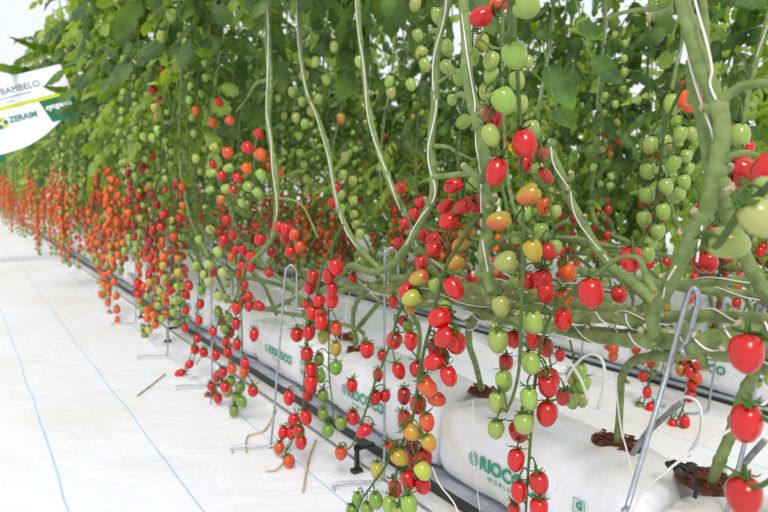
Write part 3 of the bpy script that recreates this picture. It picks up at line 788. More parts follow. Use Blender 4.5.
# plant D: stem from nearest hole, laid leftwards, rising at px 400
D = make_plant(bS1, 'tomato plant rooted in the nearest planting hole, its stem bent flat to the left')
lowD = path(bS1, [(620, 405, .82), (622, 378, .80), (632, 362, .76), (654, 356, .70)], .8)
stem_part(D, lowD, [.0062, .0055, .0055, .006, .0068], 3, 'main_stem', 11, 'oldstem', 1, 3)
lowD2 = X_([(654, 356, .68), (690, 354, .66), (730, 356, .64), (768, 368, .62), (800, 380, .6)], .65)
stem_part(D, lowD2, [.0065, .007, .007, .007], 3, 'laid_stem', 11, 'oldstem', 1, 8)
# plant H : laid stem rising at (412,235)
Hh = make_plant(V((.84, .36, TOP1)), 'tomato plant whose thick laid stem crosses the right half and rises left of centre')
lay = X_([(800, 356, .61), (740, 350, .63), (690, 344, .65), (640, 338, .67), (590, 332, .68), (545, 326, .68), (500, 318, .68), (460, 300, .68), (432, 270, .68), (418, 248, .68)], .65)
stem_part(Hh, [V((.84, .36, TOP1 - .01))] + lay, [.009, .0098, .0098, .0095, .009, .0085, .008, .0075, .007, .0065], 9, 'laid_stem', 12, 'oldstem', 1, 5)
twine_part(Hh, lay[:5], .0092, .0011, 3.2, 1)
upH = X_([(419, 252), (412, 236), (404, 212), (391, 185), (379, 152), (370, 115), (364, 75), (360, 35), (357, -20)], .70)
stem_part(Hh, upH, [.006, .0062, .0062, .006, .0055, .005, .005], 4); face_cam_twine(Hh, upH, .0058, .0011, .6)
# plant F: stub stem
Fp = make_plant(bS5, 'tomato plant with a cut-off stem top slanting behind the long truss')
layF = path(bS5, [(377, 305, .80), (388, 288, .74), (430, 288, .70), (480, 296, .72), (540, 300, .74), (590, 306, .75), (630, 312, .76), (650, 306, .76)], .7)
stem_part(Fp, layF, [.0055, .0055, .006, .0075, .0078, .008, .008, .008, .007], 7, 'laid_stem', 10, 'oldstem', 1, 9)
upF = X_([(655, 306, .76), (638, 288, .76), (612, 268, .76), (596, 248, .76), (582, 222, .76), (570, 200, .76), (564, 182, .76), (556, 162, .76), (548, 146, .76)], .76)
stem_part(Fp, upF, [.0075, .0078, .0078, .0075, .007, .0068, .0068, .006, .0055], 5); face_cam_twine(Fp, upF[2:], .007, .0011, .7)
twig(Fp, [(564, 182), (571, 178), (571, 173)], .76, [.006, .005, .0045])
twig(Fp, [(549, 147), (553, 143), (551, 142)], .76, [.006, .0055, .005])
twig(Fp, [(570, 222), (560, 224), (552, 232), (546, 240)], .76, [.0035, .0028, .0025, .002], scar=False)
# plant B: stem with twine near the middle
B = make_plant(bS4, 'tomato plant with the twine-wound stem just right of the picture centre')
layB = path(bS4, [(353, 322, .80), (356, 300, .76), (372, 286, .70), (420, 296, .66), (460, 312, .66), (500, 322, .64), (530, 318, .62), (520, 300, .60), (500, 285, .585)], .66)
layB = path(bS4, [(353, 322, .80), (358, 300, .76), (380, 282, .70), (420, 278, .66), (460, 286, .62), (490, 290, .585)], .66)
stem_part(B, layB, [.0055, .0055, .006, .007, .0078, .008, .0085], 6, 'laid_stem', 10, 'oldstem', 1, 12)
upB = X_([(492, 292), (489, 278), (483, 256), (486, 235), (487, 215), (488, 200), (482, 183), (484, 160), (480, 128), (472, 100), (467, 70), (466, 35), (463, 0), (458, -50)], .58)
stem_part(B, upB, [.0075, .0078, .0075, .0078, .0072, .0076, .0074, .0076, .0086, .0078, .0072, .007, .007], 7, 'main_stem', 12); 
aisle_twine(B, [(458, -12), (463, 22), (467, 55), (472, 85), (475, 106), (472, 120)], .58, .008)
aisle_twine(B, [(476, 124), (476, 145), (479, 162), (481, 180), (481, 205), (482, 235), (485, 256), (488, 272)], .58, .0085)
twig(B, [(480, 172), (462, 174), (445, 176), (434, 177)], .58, [.006, .0042, .0042, .0042])
twig(B, [(482, 180), (468, 170), (464, 166)], .57, [.006, .0055, .0045])
twig(B, [(489, 196), (494, 200), (495, 196)], .58, [.006, .005, .004])
twig(B, [(470, 97), (460, 94), (455, 98)], .58, [.006, .004, .003], scar=False)
twig(B, [(478, 110), (488, 103), (496, 101)], .58, [.005, .0035, .003], scar=False)
twig(B, [(486, 250), (498, 242), (510, 236), (530, 232)], .60, [.0045, .0035, .0028, .002], scar=False)
for sq in ([(470, 55), (478, 40), (492, 22), (508, 12)], [(480, 40), (495, 48), (508, 47)]): twig(B, sq, .56, [.0018, .0015, .0014, .0014], scar=False)
manual_truss(B, .53, [(512, -30), (510, 10), (509, 40), (507, 66), (506, 82), (498, 104), (486, 118), (478, 116)],
    [(526, 6, 'g', 75, .50, 1.0), (515, 56, 'g', 20, .52, 1.12), (504, 101, 'g', 30, .52, 1.1), (491, 136, 'g', 25, .52, 1.0), (492, 118, 'r', 10, .54, 1.0), (481, 17, 'r', -70), (498, 4, 'o', -60, .56, .9)], 1.0, .0026)
manual_truss(B, .66, [(462, 36), (470, 50), (492, 62), (506, 62)], [(491, 61, 'g'), (491, 75, 'g', -20), (517, 81, 'g', 15), (520, 104, 'g', 10), (473, 57, 'g'), (482, 43, 'Y'), (486, 92, 'g'), (463, 122, 'g', -50), (459, 77, 'g', 0, .68)], .95, .0014)
manual_truss(B, .57, [(508, 62), (502, 74), (488, 86), (486, 92)], [], 1, .0016)
# long truss at px 522
manual_truss(B, .56, [(511, -20, .56), (515, 40), (519, 100), (521, 150), (523, 210), (523, 262), (521, 320), (519, 368), (513, 396), (506, 412)],
    [(525, 144, 'r', 10, .55, 1.12), (496, 172, 'r', -15, .53, 1.12), (498, 221, 'b', -78, .54, 1.12), (528, 195, 'b', -60, .56, 1.08), (533, 251, 'y', 20, .57, 1.05), (506, 262, 'g', -72, .57, 1.05),
     (501, 307, 'g', 12, .57, 1.05), (498, 341, 'g', 0, .57, 1.05), (533, 322, 'g', 15, .58, 1.05), (531, 364, 'g', 12, .58, 1.0), (504, 381, 'g', 5, .60), (498, 402, 'g', 0, .58, 1.0), (496, 430, 'g', -4, .58, .95), (516, 237, 'g', 0, .66, .7)], 1.0, .0026)
manual_truss(B, .60, [(612, 262, .62), (590, 278), (563, 300), (550, 318), (541, 345), (536, 375), (533, 400), (531, 430), (529, 460), (527, 490), (525, 530)],
    [(563, 319, 'r', 0, .62, .95), (549, 380, 'r', 10, .62, 1.05), (548, 387, 'r', 10, .60), (547, 414, 'r', -5, .60, 1.08), (529, 399, 'g', 5, .58), (524, 424, 'g', 5, .575, 1.0), (519, 432, 'r', 15, .61, 1.0), (516, 460, 'r', -8, .59, 1.0), (519, 492, 'r', -5, .59, .97), (539, 483, 'r', 8, .60, .97), (539, 508, 'r', 5, .60, .97), (514, 511, 'r', 0, .60, .8)], 1.0, .0024)
manual_truss(B, .68, [(545, 260), (545, 290), (546, 330), (552, 370), (562, 392), (570, 402)], [(529, 281, 'r', 40), (543, 281, 'r', 10, .68, 1.15), (546, 293, 'r', 0), (514, 340, 'r', 0, .7, 1.0), (546, 348, 'r', 10, .7, 1.0), (534, 341, 'r', -10), (506, 363, 'r', 0, .74), (563, 398, 'r', 0, .72, .9), (571, 400, 'g', 0, .76, .8), (515, 283, 'g', 0, .72, .8), (568, 273, 'O', 30, .72, .95), (565, 298, 'O', 20, .74, .95), (534, 292, 'g', 0, .74, .8), (473, 280, 'r', 20, .74), (560, 356, 'r', 0, .78, .7)], 1.0, .0014)
manual_truss(B, .66, [(540, 140), (545, 165), (548, 190), (552, 220), (554, 240)], [(525, 164, 'r', 0, .68, .85), (538, 171, 'g', 0, .68, .8), (546, 177, 'r', 30, .68, .85), (541, 155, 'r', 0, .7, .75), (544, 206, 'O', 0, .68, .85), (541, 231, 'g', 0, .68, .8), (556, 211, 'g', 0, .68, .6), (549, 252, 'r', 30, .66, .9), (555, 247, 'g', 0, .68, .75), (524, 213, 'g', 0, .64, .8), (532, 130, 'g', 10, .7), (528, 62, 'g', 0, .7, .7)], 1.0, .0014)
fl = MB()
for k in range(5): a = k * 1.256; fl.add([(0, 0, 0), (.004 * math.cos(a - .4), .004 * math.sin(a - .4), .002), (.012 * math.cos(a), .012 * math.sin(a), .004), (.004 * math.cos(a + .4), .004 * math.sin(a + .4), .002)], [(0, 1, 2, 3)])
f_ = link('flower', fl.mesh('flower', [M['yellowflower']]), B); f_.location = atX(509, 149, .535) - B.location; f_.rotation_euler = (1.2, .3, .2); f_['label'] = 'yellow flower'

for k, (sq, X, rr) in enumerate((([(800, 322), (740, 318), (690, 316), (640, 318), (590, 316), (545, 310), (500, 302)], .70, .0068), ([(800, 336), (750, 334), (712, 340), (690, 352)], .60, .0085), ([(640, 325), (610, 318), (575, 320), (540, 332)], .66, .006))):
    q = X_(sq, X); stem_part(G if k == 0 else A if k == 1 else B, q, rr, 5, 'laid_stem', 10, 'oldstem', 1, 20 + k); twine_part(G if k == 0 else A if k == 1 else B, q, rr, .0011, 3.5, k)
# near-middle red fruit hanging off the arc stalk
manual_truss(A, .57, [(574, 287), (584, 283), (590, 281)], [(591, 294, 'r', 5, .57, 1.2)], 1.0, .002)
manual_truss(A, .60, [(634, 258), (634, 250), (633, 248)], [(631, 260, 'r', 0, .61, 1.05), (619, 295, 'r', 15, .72, .8)], 1.0, .002)

# plant C
Cp = make_plant(bC, 'tomato plant with the straight stem in the picture centre, bent flat to the left')
upC = X_([(344, 272, .66), (352, 266, .65), (372, 272, .64), (392, 265, .63), (408, 244, .62), (423, 218, .62), (433, 195, .62), (433, 170, .62), (431, 140, .62), (435, 100, .62), (436, 60, .62), (441, 28, .62), (448, 0, .62), (452, -40, .62)], .62)
stem_part(Cp, [bC - V((0, 0, .012)), atX(312, 308, .80), atX(318, 296, .72), atX(330, 284, .68)] + upC, [.005, .005, .0055, .0065, .007, .0072, .0072, .0066, .0064, .0064, .0062, .0062, .006, .006, .006], 8, 'main_stem', 11, 'stem', 1.05, 3)
face_cam_twine(Cp, upC[3:10], .0062, .0012, .8, 1.0); face_cam_twine(Cp, upC[9:], .006, .0012, .5, 3.0)
twig(Cp, [(434, 146), (448, 147), (458, 153), (474, 160)], .62, [.004, .0028, .0024, .002], scar=False)
twig(Cp, [(441, 30), (432, 31), (430, 27)], .62, [.005, .004, .0035])
twig(Cp, [(436, 84), (448, 76), (455, 72)], .62, [.003, .002, .002], scar=False)
manual_truss(Cp, .60, [(456, 150), (458, 170), (456, 195), (452, 220), (446, 245)], [(453, 186, 'r', -68, .60, 1.05), (445, 207, 'r', -60, .62), (464, 206, 'r', -65, .6, 1.05), (449, 221, 'r', -65, .6, 1.05), (476, 204, 'r', 0, .63, 1.0), (466, 232, 'b', -50, .63), (460, 244, 'y', -55, .62, 1.0), (434, 249, 'r', -60, .61), (433, 239, 'r', -50, .66, .9), (471, 185, 'g', 0, .66, .85), (455, 262, 'y', -60, .62)], 1.0, .0017)
# dense central truss
manual_truss(Cp, .56, [(483, 212, .58), (474, 222), (462, 240), (448, 262), (440, 285), (432, 320), (424, 350), (418, 385), (412, 420), (402, 445), (396, 475), (392, 510)],
    [(454, 288, 'r', 30, .57, 1.15), (439, 318, 'r', -72, .56, 1.18), (445, 338, 'r', -50, .56, 1.15), (456, 343, 'r', 10, .58, 1.1), (435, 348, 'r', 0, .58, 1.05), (434, 362, 'r', -72, .56, 1.1), (449, 377, 'r', 20, .57, 1.05), (428, 388, 'o', 40, .56, 1.15), (437, 399, 'o', 70, .58, 1.0), (418, 405, 'r', 0, .58), (427, 423, 'o', 10, .57, 1.05), (413, 433, 'y', 60, .56, 1.05), (405, 420, 'r', 10, .59), (429, 443, 'y', 30, .57, 1.0), (400, 458, 'y', 50, .55, 1.05), (425, 457, 'r', 20, .58, 1.0), (393, 448, 'r', 50, .57), (423, 471, 'Y', 30, .56, 1.0), (408, 480, 'r', 20, .565, 1.05), (423, 486, 'r', 10, .58), (395, 489, 'r', 10, .57), (409, 505, 'g', 5, .55, 1.1), (389, 505, 'g', -5, .55, 1.0), (400, 513, 'g', 0, .55), (414, 462, 'r', 0, .59), (404, 396, 'd', 0, .6), (442, 358, 'd', 0, .6), (412, 447, 'd', 0, .6)], 1.0, .0026)
manual_truss(Cp, .60, [(405, 300), (398, 315), (390, 345), (376, 380), (366, 410), (355, 440), (348, 450)],
    [(367, 350, 'r', 0, .62, 1.08), (378, 376, 'r', 0, .64, .9), (352, 386, 'r', 0, .62, 1.0), (353, 418, 'r', 5, .61, 1.0), (364, 431, 'r', -60, .60, 1.05), (341, 454, 'o', 0, .6, 1.0), (375, 398, 'r', 0, .62, .95), (377, 471, 'Y', 0, .58, 1.0), (394, 341, 'r', -20, .61, 1.05), (411, 341, 'r', 0, .6, 1.1), (399, 371, 'r', 20, .6, 1.05), (417, 370, 'r', 0, .62, 1.0), (424, 383, 'r', 0, .6), (393, 302, 'r', 0, .66, .8), (404, 322, 'r', 50, .64, .85), (408, 327, 'g', 0, .64, .8), (444, 307, 'g', -30, .62, .8), (406, 291, 'r', -50, .60, 1.0), (411, 298, 'Y', -60, .59, 1.08), (419, 278, 'b', -70, .6, 1.1), (434, 285, 'g', 10, .62, .85), (422, 263, 'r', 20, .62, .9), (410, 309, 'y', 0, .62, .7), (385, 396, 'r', 0, .64, .8), (382, 356, 'r', 0, .66, .8)], 1.0, .0022)
manual_truss(Cp, .55, [(398, 440), (386, 465), (372, 485), (362, 500), (355, 520)], [(357, 499, 'G', -10, .545, .75), (376, 501, 'G', 10, .545, .95), (352, 512, 'G', 0, .545, .9), (367, 510, 'G', 0, .545, .9)], 1.0, .0018)
manual_truss(Cp, .66, [(421, 200), (412, 180), (404, 178), (400, 184)], [(401, 189, 'r', 0, .68, .95), (416, 214, 'r', 20, .66, .95), (421, 203, 'r', 20, .66, .8), (405, 224, 'r', 20, .68, .85), (423, 235, 'r', 20, .66, .8), (399, 243, 'r', 0, .7, .85)], 1.0, .0013)
manual_truss(Cp, .72, [(438, -10), (444, 20), (440, 50), (444, 75), (450, 90)], [(447, 48, 'g', 30), (447, 68, 'g', 40), (438, 16, 'g'), (452, 100, 'g', 0, .72, .7)], 1.05, .0013)
manual_truss(Cp, .80, [(410, -10), (414, 20), (420, 45), (424, 70)], [(421, 53, 'g', -30), (425, 65, 'g', 20), (418, 36, 'g', 20), (415, 5, 'g', -10), (411, 85, 'g'), (391, 93, 'g', 10), (389, 82, 'g')], 1.0, .0012)

# plant E and its clusters left of the centre
bE = V((.83, 1.35, TOP1))
E = make_plant(bE, 'tomato plant with the pale stem at a third of the width, above mixed fruit clusters')
upE = X_([(240, 300, .62), (243, 280, .62), (247, 266, .62), (262, 252, .62), (273, 236, .62), (277, 205, .62), (276, 175, .62), (272, 150, .62), (268, 118, .62), (270, 85, .62), (268, 45, .62), (268, 0, .62), (266, -50, .62)], .62)
stem_part(E, [bE, V((.8, 1.36, .24)), atX(246, 306, .72)] + upE, [.005, .005, .0055, .006, .006, .0062, .0066, .007, .0072, .007, .0068], 7, 'main_stem', 10)
face_cam_twine(E, upE[4:], .0068, .0013, .7)
twig(E, [(268, 80), (256, 84), (246, 100), (236, 112)], .62, [.005, .004, .003, .0025], scar=False)
twig(E, [(277, 198), (292, 200), (304, 208), (318, 238)], .62, [.004, .003, .0025, .002], scar=False)
manual_truss(E, .60, [(248, 92), (240, 120), (238, 150), (236, 180), (234, 210), (232, 245)],
    [(230, 121, 'o', 40), (213, 123, 'o', 0), (219, 102, 'r', 30), (196, 111, 'O', 0), (228, 153, 'o', 10, .6, 1.15), (248, 148, 'r', 40, .6, 1.15), (261, 155, 'o', 40, .6, 1.15), (247, 169, 'O', 40, .6, 1.1), (214, 147, 'Y', -70, .6, 1.05), (229, 168, 'g', -70, .6, 1.05), (212, 173, 'g', -75, .6, 1.1), (261, 175, 'g', 30, .6, 1.05), (249, 187, 'g', 60, .6, 1.1), (258, 193, 'g', 40, .6, 1.0), (210, 190, 'g', -60, .6, 1.05), (226, 189, 'g', -70, .6, 1.05), (242, 203, 'g', 20, .6, .9), (213, 165, 'r'), (238, 178, 'r', 30), (234, 190, 'r', 30), (222, 176, 'r'), (221, 200, 'b'), (269, 166, 'o', 0, .66, .7), (281, 173, 'o', 0, .68, .7), (259, 134, 'r', 30)], 1.0, .0016)
manual_truss(E, .58, [(234, 200), (222, 215), (215, 235), (210, 262), (206, 285), (203, 300)],
    [(211, 230, 'g', 50, .58, 1.1), (199, 240, 'g'), (207, 209, 'g', 20), (218, 252, 'l', 30, .58, 1.1), (209, 265, 'l', 0, .58, 1.1), (223, 273, 'l', 30, .58, 1.1), (204, 275, 'l', 0, .58), (209, 282, 'l', 20), (219, 296, 'l', 20, .58), (201, 290, 'G'), (196, 266, 'g'), (196, 159, 'Y')], 1.0, .0016)
manual_truss(E, .62, [(262, 230), (250, 235), (240, 245), (236, 265), (238, 290)],
    [(227, 220, 'r', 30, .62, 1.1), (233, 235, 'r', 0, .62, 1.1), (224, 240, 'r', 20, .62, 1.05), (260, 240, 'r', -20, .62, 1.2), (256, 226, 'r', 0, .66, .8), (279, 227, 'r'), (285, 238, 'r', 20), (294, 235, 'o'), (299, 247, 'o'), (290, 252, 'r'), (286, 229, 'r'), (251, 257, 'r', 0, .62, 1.1), (231, 257, 'O'), (251, 267, 'r'), (243, 266, 'r'), (269, 273, 'r', 40, .64, .9), (244, 286, 'r', 0, .62, 1.0), (240, 275, 'r'), (214, 272, 'r'), (216, 249, 'd'), (243, 250, 'r'), (236, 250, 'r'), (271, 252, 'd', 0, .7)], 1.0, .0016)
manual_truss(E, .58, [(247, 264), (240, 285), (232, 305), (218, 325), (208, 345), (196, 365)],
    [(259, 306, 'r', 60, .6), (237, 308, 'r', 0, .58, 1.15), (249, 307, 'r', 0, .59, .95), (249, 297, 'r', 30, .6), (236, 324, 'r', 0, .58, 1.05), (226, 343, 'r', 0, .58, 1.05), (237, 345, 'r', 0, .58, 1.1), (213, 332, 'r', 0, .58, 1.0), (228, 353, 'r', 0, .58), (216, 355, 'r', 0, .58), (204, 353, 'r', 10, .58, 1.0), (225, 329, 'G'), (229, 318, 'G'), (218, 313, 'G'), (254, 335, 'r', 0, .6, 1.1), (243, 300, 'd', 0, .62), (230, 333, 'd', 0, .6), (222, 322, 'r', 0, .6, .9)], 1.0, .0018)
manual_truss(E, .56, [(240, 300), (242, 330), (243, 360), (248, 375), (254, 385), (257, 392)], [(245, 364, 'r', 0), (232, 369, 'o'), (244, 373, 'o'), (223, 373, 'r'), (217, 377, 'r'), (231, 382, 'G'), (253, 391, 'r', 0, .56, 1.05), (228, 392, 'b'), (237, 398, 'G'), (242, 402, 'G', 20, .55, 1.05), (234, 411, 'G', -10, .55, 1.05), (240, 388, 'G')], 1.0, .0016)
manual_truss(E, .55, [(218, 372), (216, 385), (212, 398), (204, 408), (198, 420)], [(208, 398, 'r', 0), (218, 399, 'r', 0), (213, 412, 'r', 15, .54, 1.1), (202, 419, 'r', -60), (212, 387, 'r'), (214, 393, 'r', 0, .56, .8), (225, 387, 'r')], 1.0, .0014)
Z2 = make_plant(V((.83, 1.6, TOP1)), 'tomato plant left of the pale stem, its red truss reaching the floor strip')
stem_part(Z2, [V((.83, 1.6, TOP1)), V((.76, 1.62, .3)), atX(222, 270, .66), atX(200, 240, .64), atX(188, 210, .64), atX(181, 170, .64), atX(180, 120, .64), atX(182, 60, .64), atX(180, -20, .64)], .006, 7); 
manual_truss(Z2, .57, [(200, 270), (198, 300), (196, 325), (192, 350), (185, 372)], [(200, 305, 'r'), (199, 321, 'r', 0, .57, 1.0), (197, 339, 'r'), (195, 350, 'r'), (186, 311, 'r', 0, .56), (185, 328, 'r', 0, .56), (172, 290, 'r', 0, .58), (186, 295, 'r'), (189, 286, 'r'), (189, 365, 'r', -40, .54), (180, 373, 'r', -75, .54, 1.1)], 1.0, .0014)
manual_truss(Z2, .58, [(157, 180), (155, 205), (152, 240), (145, 280)], [(150, 259, 'r', 30, .58, 1.2), (149, 276, 'r', 10, .58, 1.15), (138, 284, 'r', 10, .58, 1.25), (138, 294, 'r', 40, .58, 1.2), (150, 244, 'd'), (154, 230, 'd'), (158, 221, 'd'), (147, 238, 'd'), (162, 227, 'd'), (157, 205, 'd', 20, .58, 1.1), (152, 195, 'd'), (146, 250, 'r'), (160, 240, 'd'), (164, 215, 'd')], 1.1, .0016)
manual_truss(Z2, .58, [(132, 140), (133, 158), (130, 170)], [(138, 147, 'l', 0, .56, 1.15), (133, 164, 'g', 30, .56, 1.1), (126, 173, 'l', 30, .56, 1.1), (136, 176, 'g', 30, .56, 1.05), (144, 137, 'g', 20, .56, 1.2), (153, 138, 'g', 20, .56, 1.2), (158, 130, 'l', 20, .56, 1.1), (137, 60, 'g', 0, .56, 1.3), (172, 15, 'g', 0, .56, 1.3), (162, 37, 'g', 0, .56, 1.4), (155, 108, 'Y', 20, .56, 1.1), (158, 117, 'y', 0, .56, 1.1), (153, 90, 'r', -30, .58, 1.0), (160, 102, 'r', 0, .6, 1.0), (164, 71, 'r', 0, .6, .9)], 1.0, .0012)

# plant K: long red truss before the third bag
K = make_plant(V((.83, 1.12, TOP1)), 'tomato plant with the long red truss hanging beside the thin wire hook')
upK = X_([(378, 268, .72), (358, 247, .72), (343, 220, .72), (334, 190, .72), (328, 150, .72), (318, 118, .72), (306, 90, .72), (300, 40, .72), (298, -30, .72)], .72)
stem_part(K, [V((.83, 1.12, TOP1)), V((.8, 1.08, .3)), atX(380, 280, .74)] + upK, [.005, .005, .006, .0062, .006, .0058, .0055, .005], 7); face_cam_twine(K, upK, .0056, .0011, .6, 1)
manual_truss(K, .58, [(343, 225), (330, 250), (322, 270), (316, 300), (310, 325), (306, 352), (304, 385), (301, 420), (290, 445), (279, 465)],
    [(336, 267, 'r', 20, .57, 1.12), (329, 277, 'r', -10, .57, 1.08), (313, 277, 'r', 0), (310, 288, 'r', 0), (332, 290, 'r', 0), (332, 301, 'r', 0, .58, 1.08), (319, 302, 'r'), (321, 315, 'r', 0, .58, 1.0), (321, 323, 'r', 0, .57, 1.05), (312, 313, 'r'), (308, 305, 'r', 0, .6, .9), (297, 335, 'r', 0, .58, 1.08), (309, 333, 'r', 0, .57, 1.08), (307, 355, 'r', 10, .57, 1.12), (311, 370, 'r', 10, .57, 1.1), (311, 383, 'r', 0, .57, 1.15), (289, 398, 'r', 0, .57, 1.12), (311, 389, 'r', 0, .58), (308, 396, 'r'), (293, 420, 'r', -30, .57, 1.02), (306, 418, 'r', 10, .56, 1.1), (283, 433, 'r', -10, .56), (292, 433, 'r'), (299, 432, 'r', 0, .56, 1.0), (301, 443, 'r', 0, .55, 1.05), (279, 448, 'o', -10, .55, .95), (289, 461, 'o', 20, .545, 1.05), (269, 455, 'G', 0, .55, .6), (274, 458, 'g', 0, .55, .6), (263, 464, 'g', 0, .55, .65), (257, 467, 'g', -10, .545, .75), (264, 474, 'g', 10, .54, .7), (326, 330, 'd', 0, .62)], 1.0, .0022)
manual_truss(K, .60, [(326, 275), (328, 300), (329, 330), (329, 370), (332, 400), (334, 425)], [(336, 329, 'o', 0, .6, 1.0), (323, 337, 'Y', 0, .6, .95), (336, 349, 'b', 0, .6, .95), (319, 360, 'G', 0, .6, .95), (336, 368, 'G', 0, .6, .95), (320, 376, 'G'), (323, 396, 'G', 0, .6, .95), (323, 415, 'G', 0, .59, .95), (328, 431, 'G', 0, .59, .9), (341, 423, 'G', 0, .59, .9), (353, 278, 'r', 0, .66, .75)], 1.0, .0016)
manual_truss(K, .74, [(330, 130), (336, 160), (342, 180), (350, 205), (355, 230)], [(336, 188, 'r', 0, .74, .95), (333, 203, 'r', 0, .74, 1.05), (345, 157, 'g', 0, .8), (343, 175, 'g', 0, .8), (353, 181, 'g', 0, .8), (341, 195, 'g', 0, .8), (353, 201, 'g', 0, .8), (341, 209, 'g', 0, .8), (354, 215, 'g', 0, .8), (356, 225, 'g', 0, .8), (360, 234, 'g', 0, .8), (341, 119, 'b', 0, .74, 1.0), (360, 62, 'g', 10, .7, 1.0), (334, 47, 'g', 0, .74), (316, 62, 'g'), (326, 80, 'g'), (304, 76, 'g', 0, .74, 1.05), (318, 99, 'g'), (292, 92, 'g'), (311, 112, 'g'), (302, 102, 'g'), (296, 118, 'g'), (305, 124, 'g')], .95, .0011)
manual_truss(K, .86, [(298, 110), (300, 140), (304, 170), (306, 185)], [(299, 136, 'g'), (300, 153, 'g'), (304, 165, 'g'), (306, 179, 'g'), (278, 98, 'g'), (284, 116, 'g')], .9, .0011)

# orange hanging trusses
OP = make_plant(V((.83, 2.55, TOP1)), 'tomato plant with the long orange truss hanging lowest over the aisle floor')
stem_part(OP, [V((.83, 2.55, TOP1)), V((.74, 2.6, .42)), atX(128, 195, .66), atX(123, 150, .64), atX(122, 100, .64), atX(123, 60, .64), atX(124, 20, .64)], .0065, 5)
manual_truss(OP, .54, [(122, 200), (116, 230), (113, 262), (111, 290), (108, 315), (102, 342)],
    [(113, 260, 'O'), (114, 266, 'O', 0, .54, 1.05), (110, 273, 'O'), (114, 282, 'O'), (109, 287, 'O', 0, .54, 1.1), (109, 294, 'O'), (116, 297, 'O'), (101, 295, 'O'), (108, 303, 'O'), (117, 310, 'O'), (110, 315, 'O'), (117, 321, 'O'), (104, 315, 'y'), (111, 325, 'y'), (101, 321, 'G'), (97, 329, 'G'), (109, 335, 'G'), (116, 331, 'G'), (95, 335, 'G'), (99, 340, 'G'), (115, 340, 'G'), (93, 342, 'G'), (109, 348, 'G'), (92, 347, 'G'), (99, 345, 'G'), (118, 255, 'O'), (108, 258, 'O'), (118, 245, 'O'), (112, 248, 'O'), (104, 285, 'O'), (105, 275, 'O')], 1.12, .0016)
manual_truss(OP, .56, [(160, 225), (158, 250), (157, 275), (154, 300), (148, 332)],
    [(157, 261, 'O'), (157, 269, 'O'), (157, 281, 'O'), (157, 290, 'O'), (158, 299, 'O'), (156, 305, 'O'), (147, 310, 'O'), (147, 318, 'O'), (154, 315, 'O'), (155, 325, 'O'), (166, 302, 'O'), (166, 295, 'O'), (166, 314, 'O'), (149, 330, 'Y'), (145, 336, 'G'), (144, 329, 'G'), (163, 274, 'O'), (155, 252, 'O'), (161, 246, 'O'), (155, 240, 'O'), (166, 283, 'O')], 1.1, .0014)

for k, (pl, sq, X, rr) in enumerate(((Cp, [(326, 262), (345, 276), (375, 288), (410, 292), (460, 298), (510, 304)], .67, .0078), (Fp, [(330, 292), (372, 287), (410, 292), (450, 300), (490, 312)], .72, .0062), (Cp, [(226, 300), (245, 306), (268, 309), (290, 300), (302, 284), (318, 272)], .70, .0065),
        (B, [(300, 270), (330, 280), (370, 296), (410, 305), (450, 304)], .78, .006), (Hh, [(430, 262), (470, 276), (520, 288), (560, 292), (610, 300)], .80, .006), (A, [(500, 270), (540, 282), (600, 290), (660, 286), (720, 282), (790, 276)], .92, .0065), (G, [(560, 268), (620, 276), (700, 290), (790, 296)], .98, .0065))):
    q = X_(sq, X); stem_part(pl, q, rr, 6, 'laid_stem', 10, 'oldstem', 1, 40 + k); twine_part(pl, q, rr, .001, 2.5, k)
Q = make_plant(V((1.75, .95, .155)), 'back row tomato plant with the short red trusses hanging beside the nearest wire hook')
stem_part(Q, [V((1.75, .95, .155)), V((1.7, 1.0, .36)), V((1.62, 1.3, .42)), V((1.6, 1.6, .5)), V((1.62, 1.7, 1.2)), V((1.65, 1.7, 2.0))], [.006, .007, .007, .007, .006], 4, 'main_stem', 9, 'oldstem')
manual_truss(Q, 1.5, [(700, 330), (697, 345), (692, 365), (690, 385), (689, 402)], [(698, 365, 'r'), (690, 372, 'r'), (681, 370, 'b'), (693, 356, 'r'), (692, 386, 'r'), (690, 397, 'r'), (686, 359, 'r'), (697, 378, 'o')], 1.1, .0022)
manual_truss(Q, 1.45, [(686, 395), (682, 410), (676, 422), (668, 432)], [(673, 425, 'r'), (685, 422, 'r'), (671, 433, 'r'), (681, 435, 'o'), (663, 434, 'G')], 1.1, .0022)
manual_truss(Q, 1.5, [(654, 340), (652, 365), (648, 390), (640, 412)], [(636, 349, 'r'), (651, 363, 'r'), (643, 377, 'r'), (647, 393, 'r'), (650, 408, 'r'), (640, 408, 'G')], 1.1, .0022)
manual_truss(Q, 1.5, [(616, 320), (614, 340), (612, 362)], [(613, 349, 'o'), (613, 357, 'o'), (608, 345, 'r')], 1.1, .0022)
manual_truss(A, .95, [(570, 340), (574, 360), (578, 385), (574, 405)], [(580, 372, 'g'), (572, 378, 'g'), (583, 384, 'g'), (576, 390, 'G'), (572, 402, 'G'), (582, 400, 'g'), (563, 398, 'r')], 1.1, .0018)
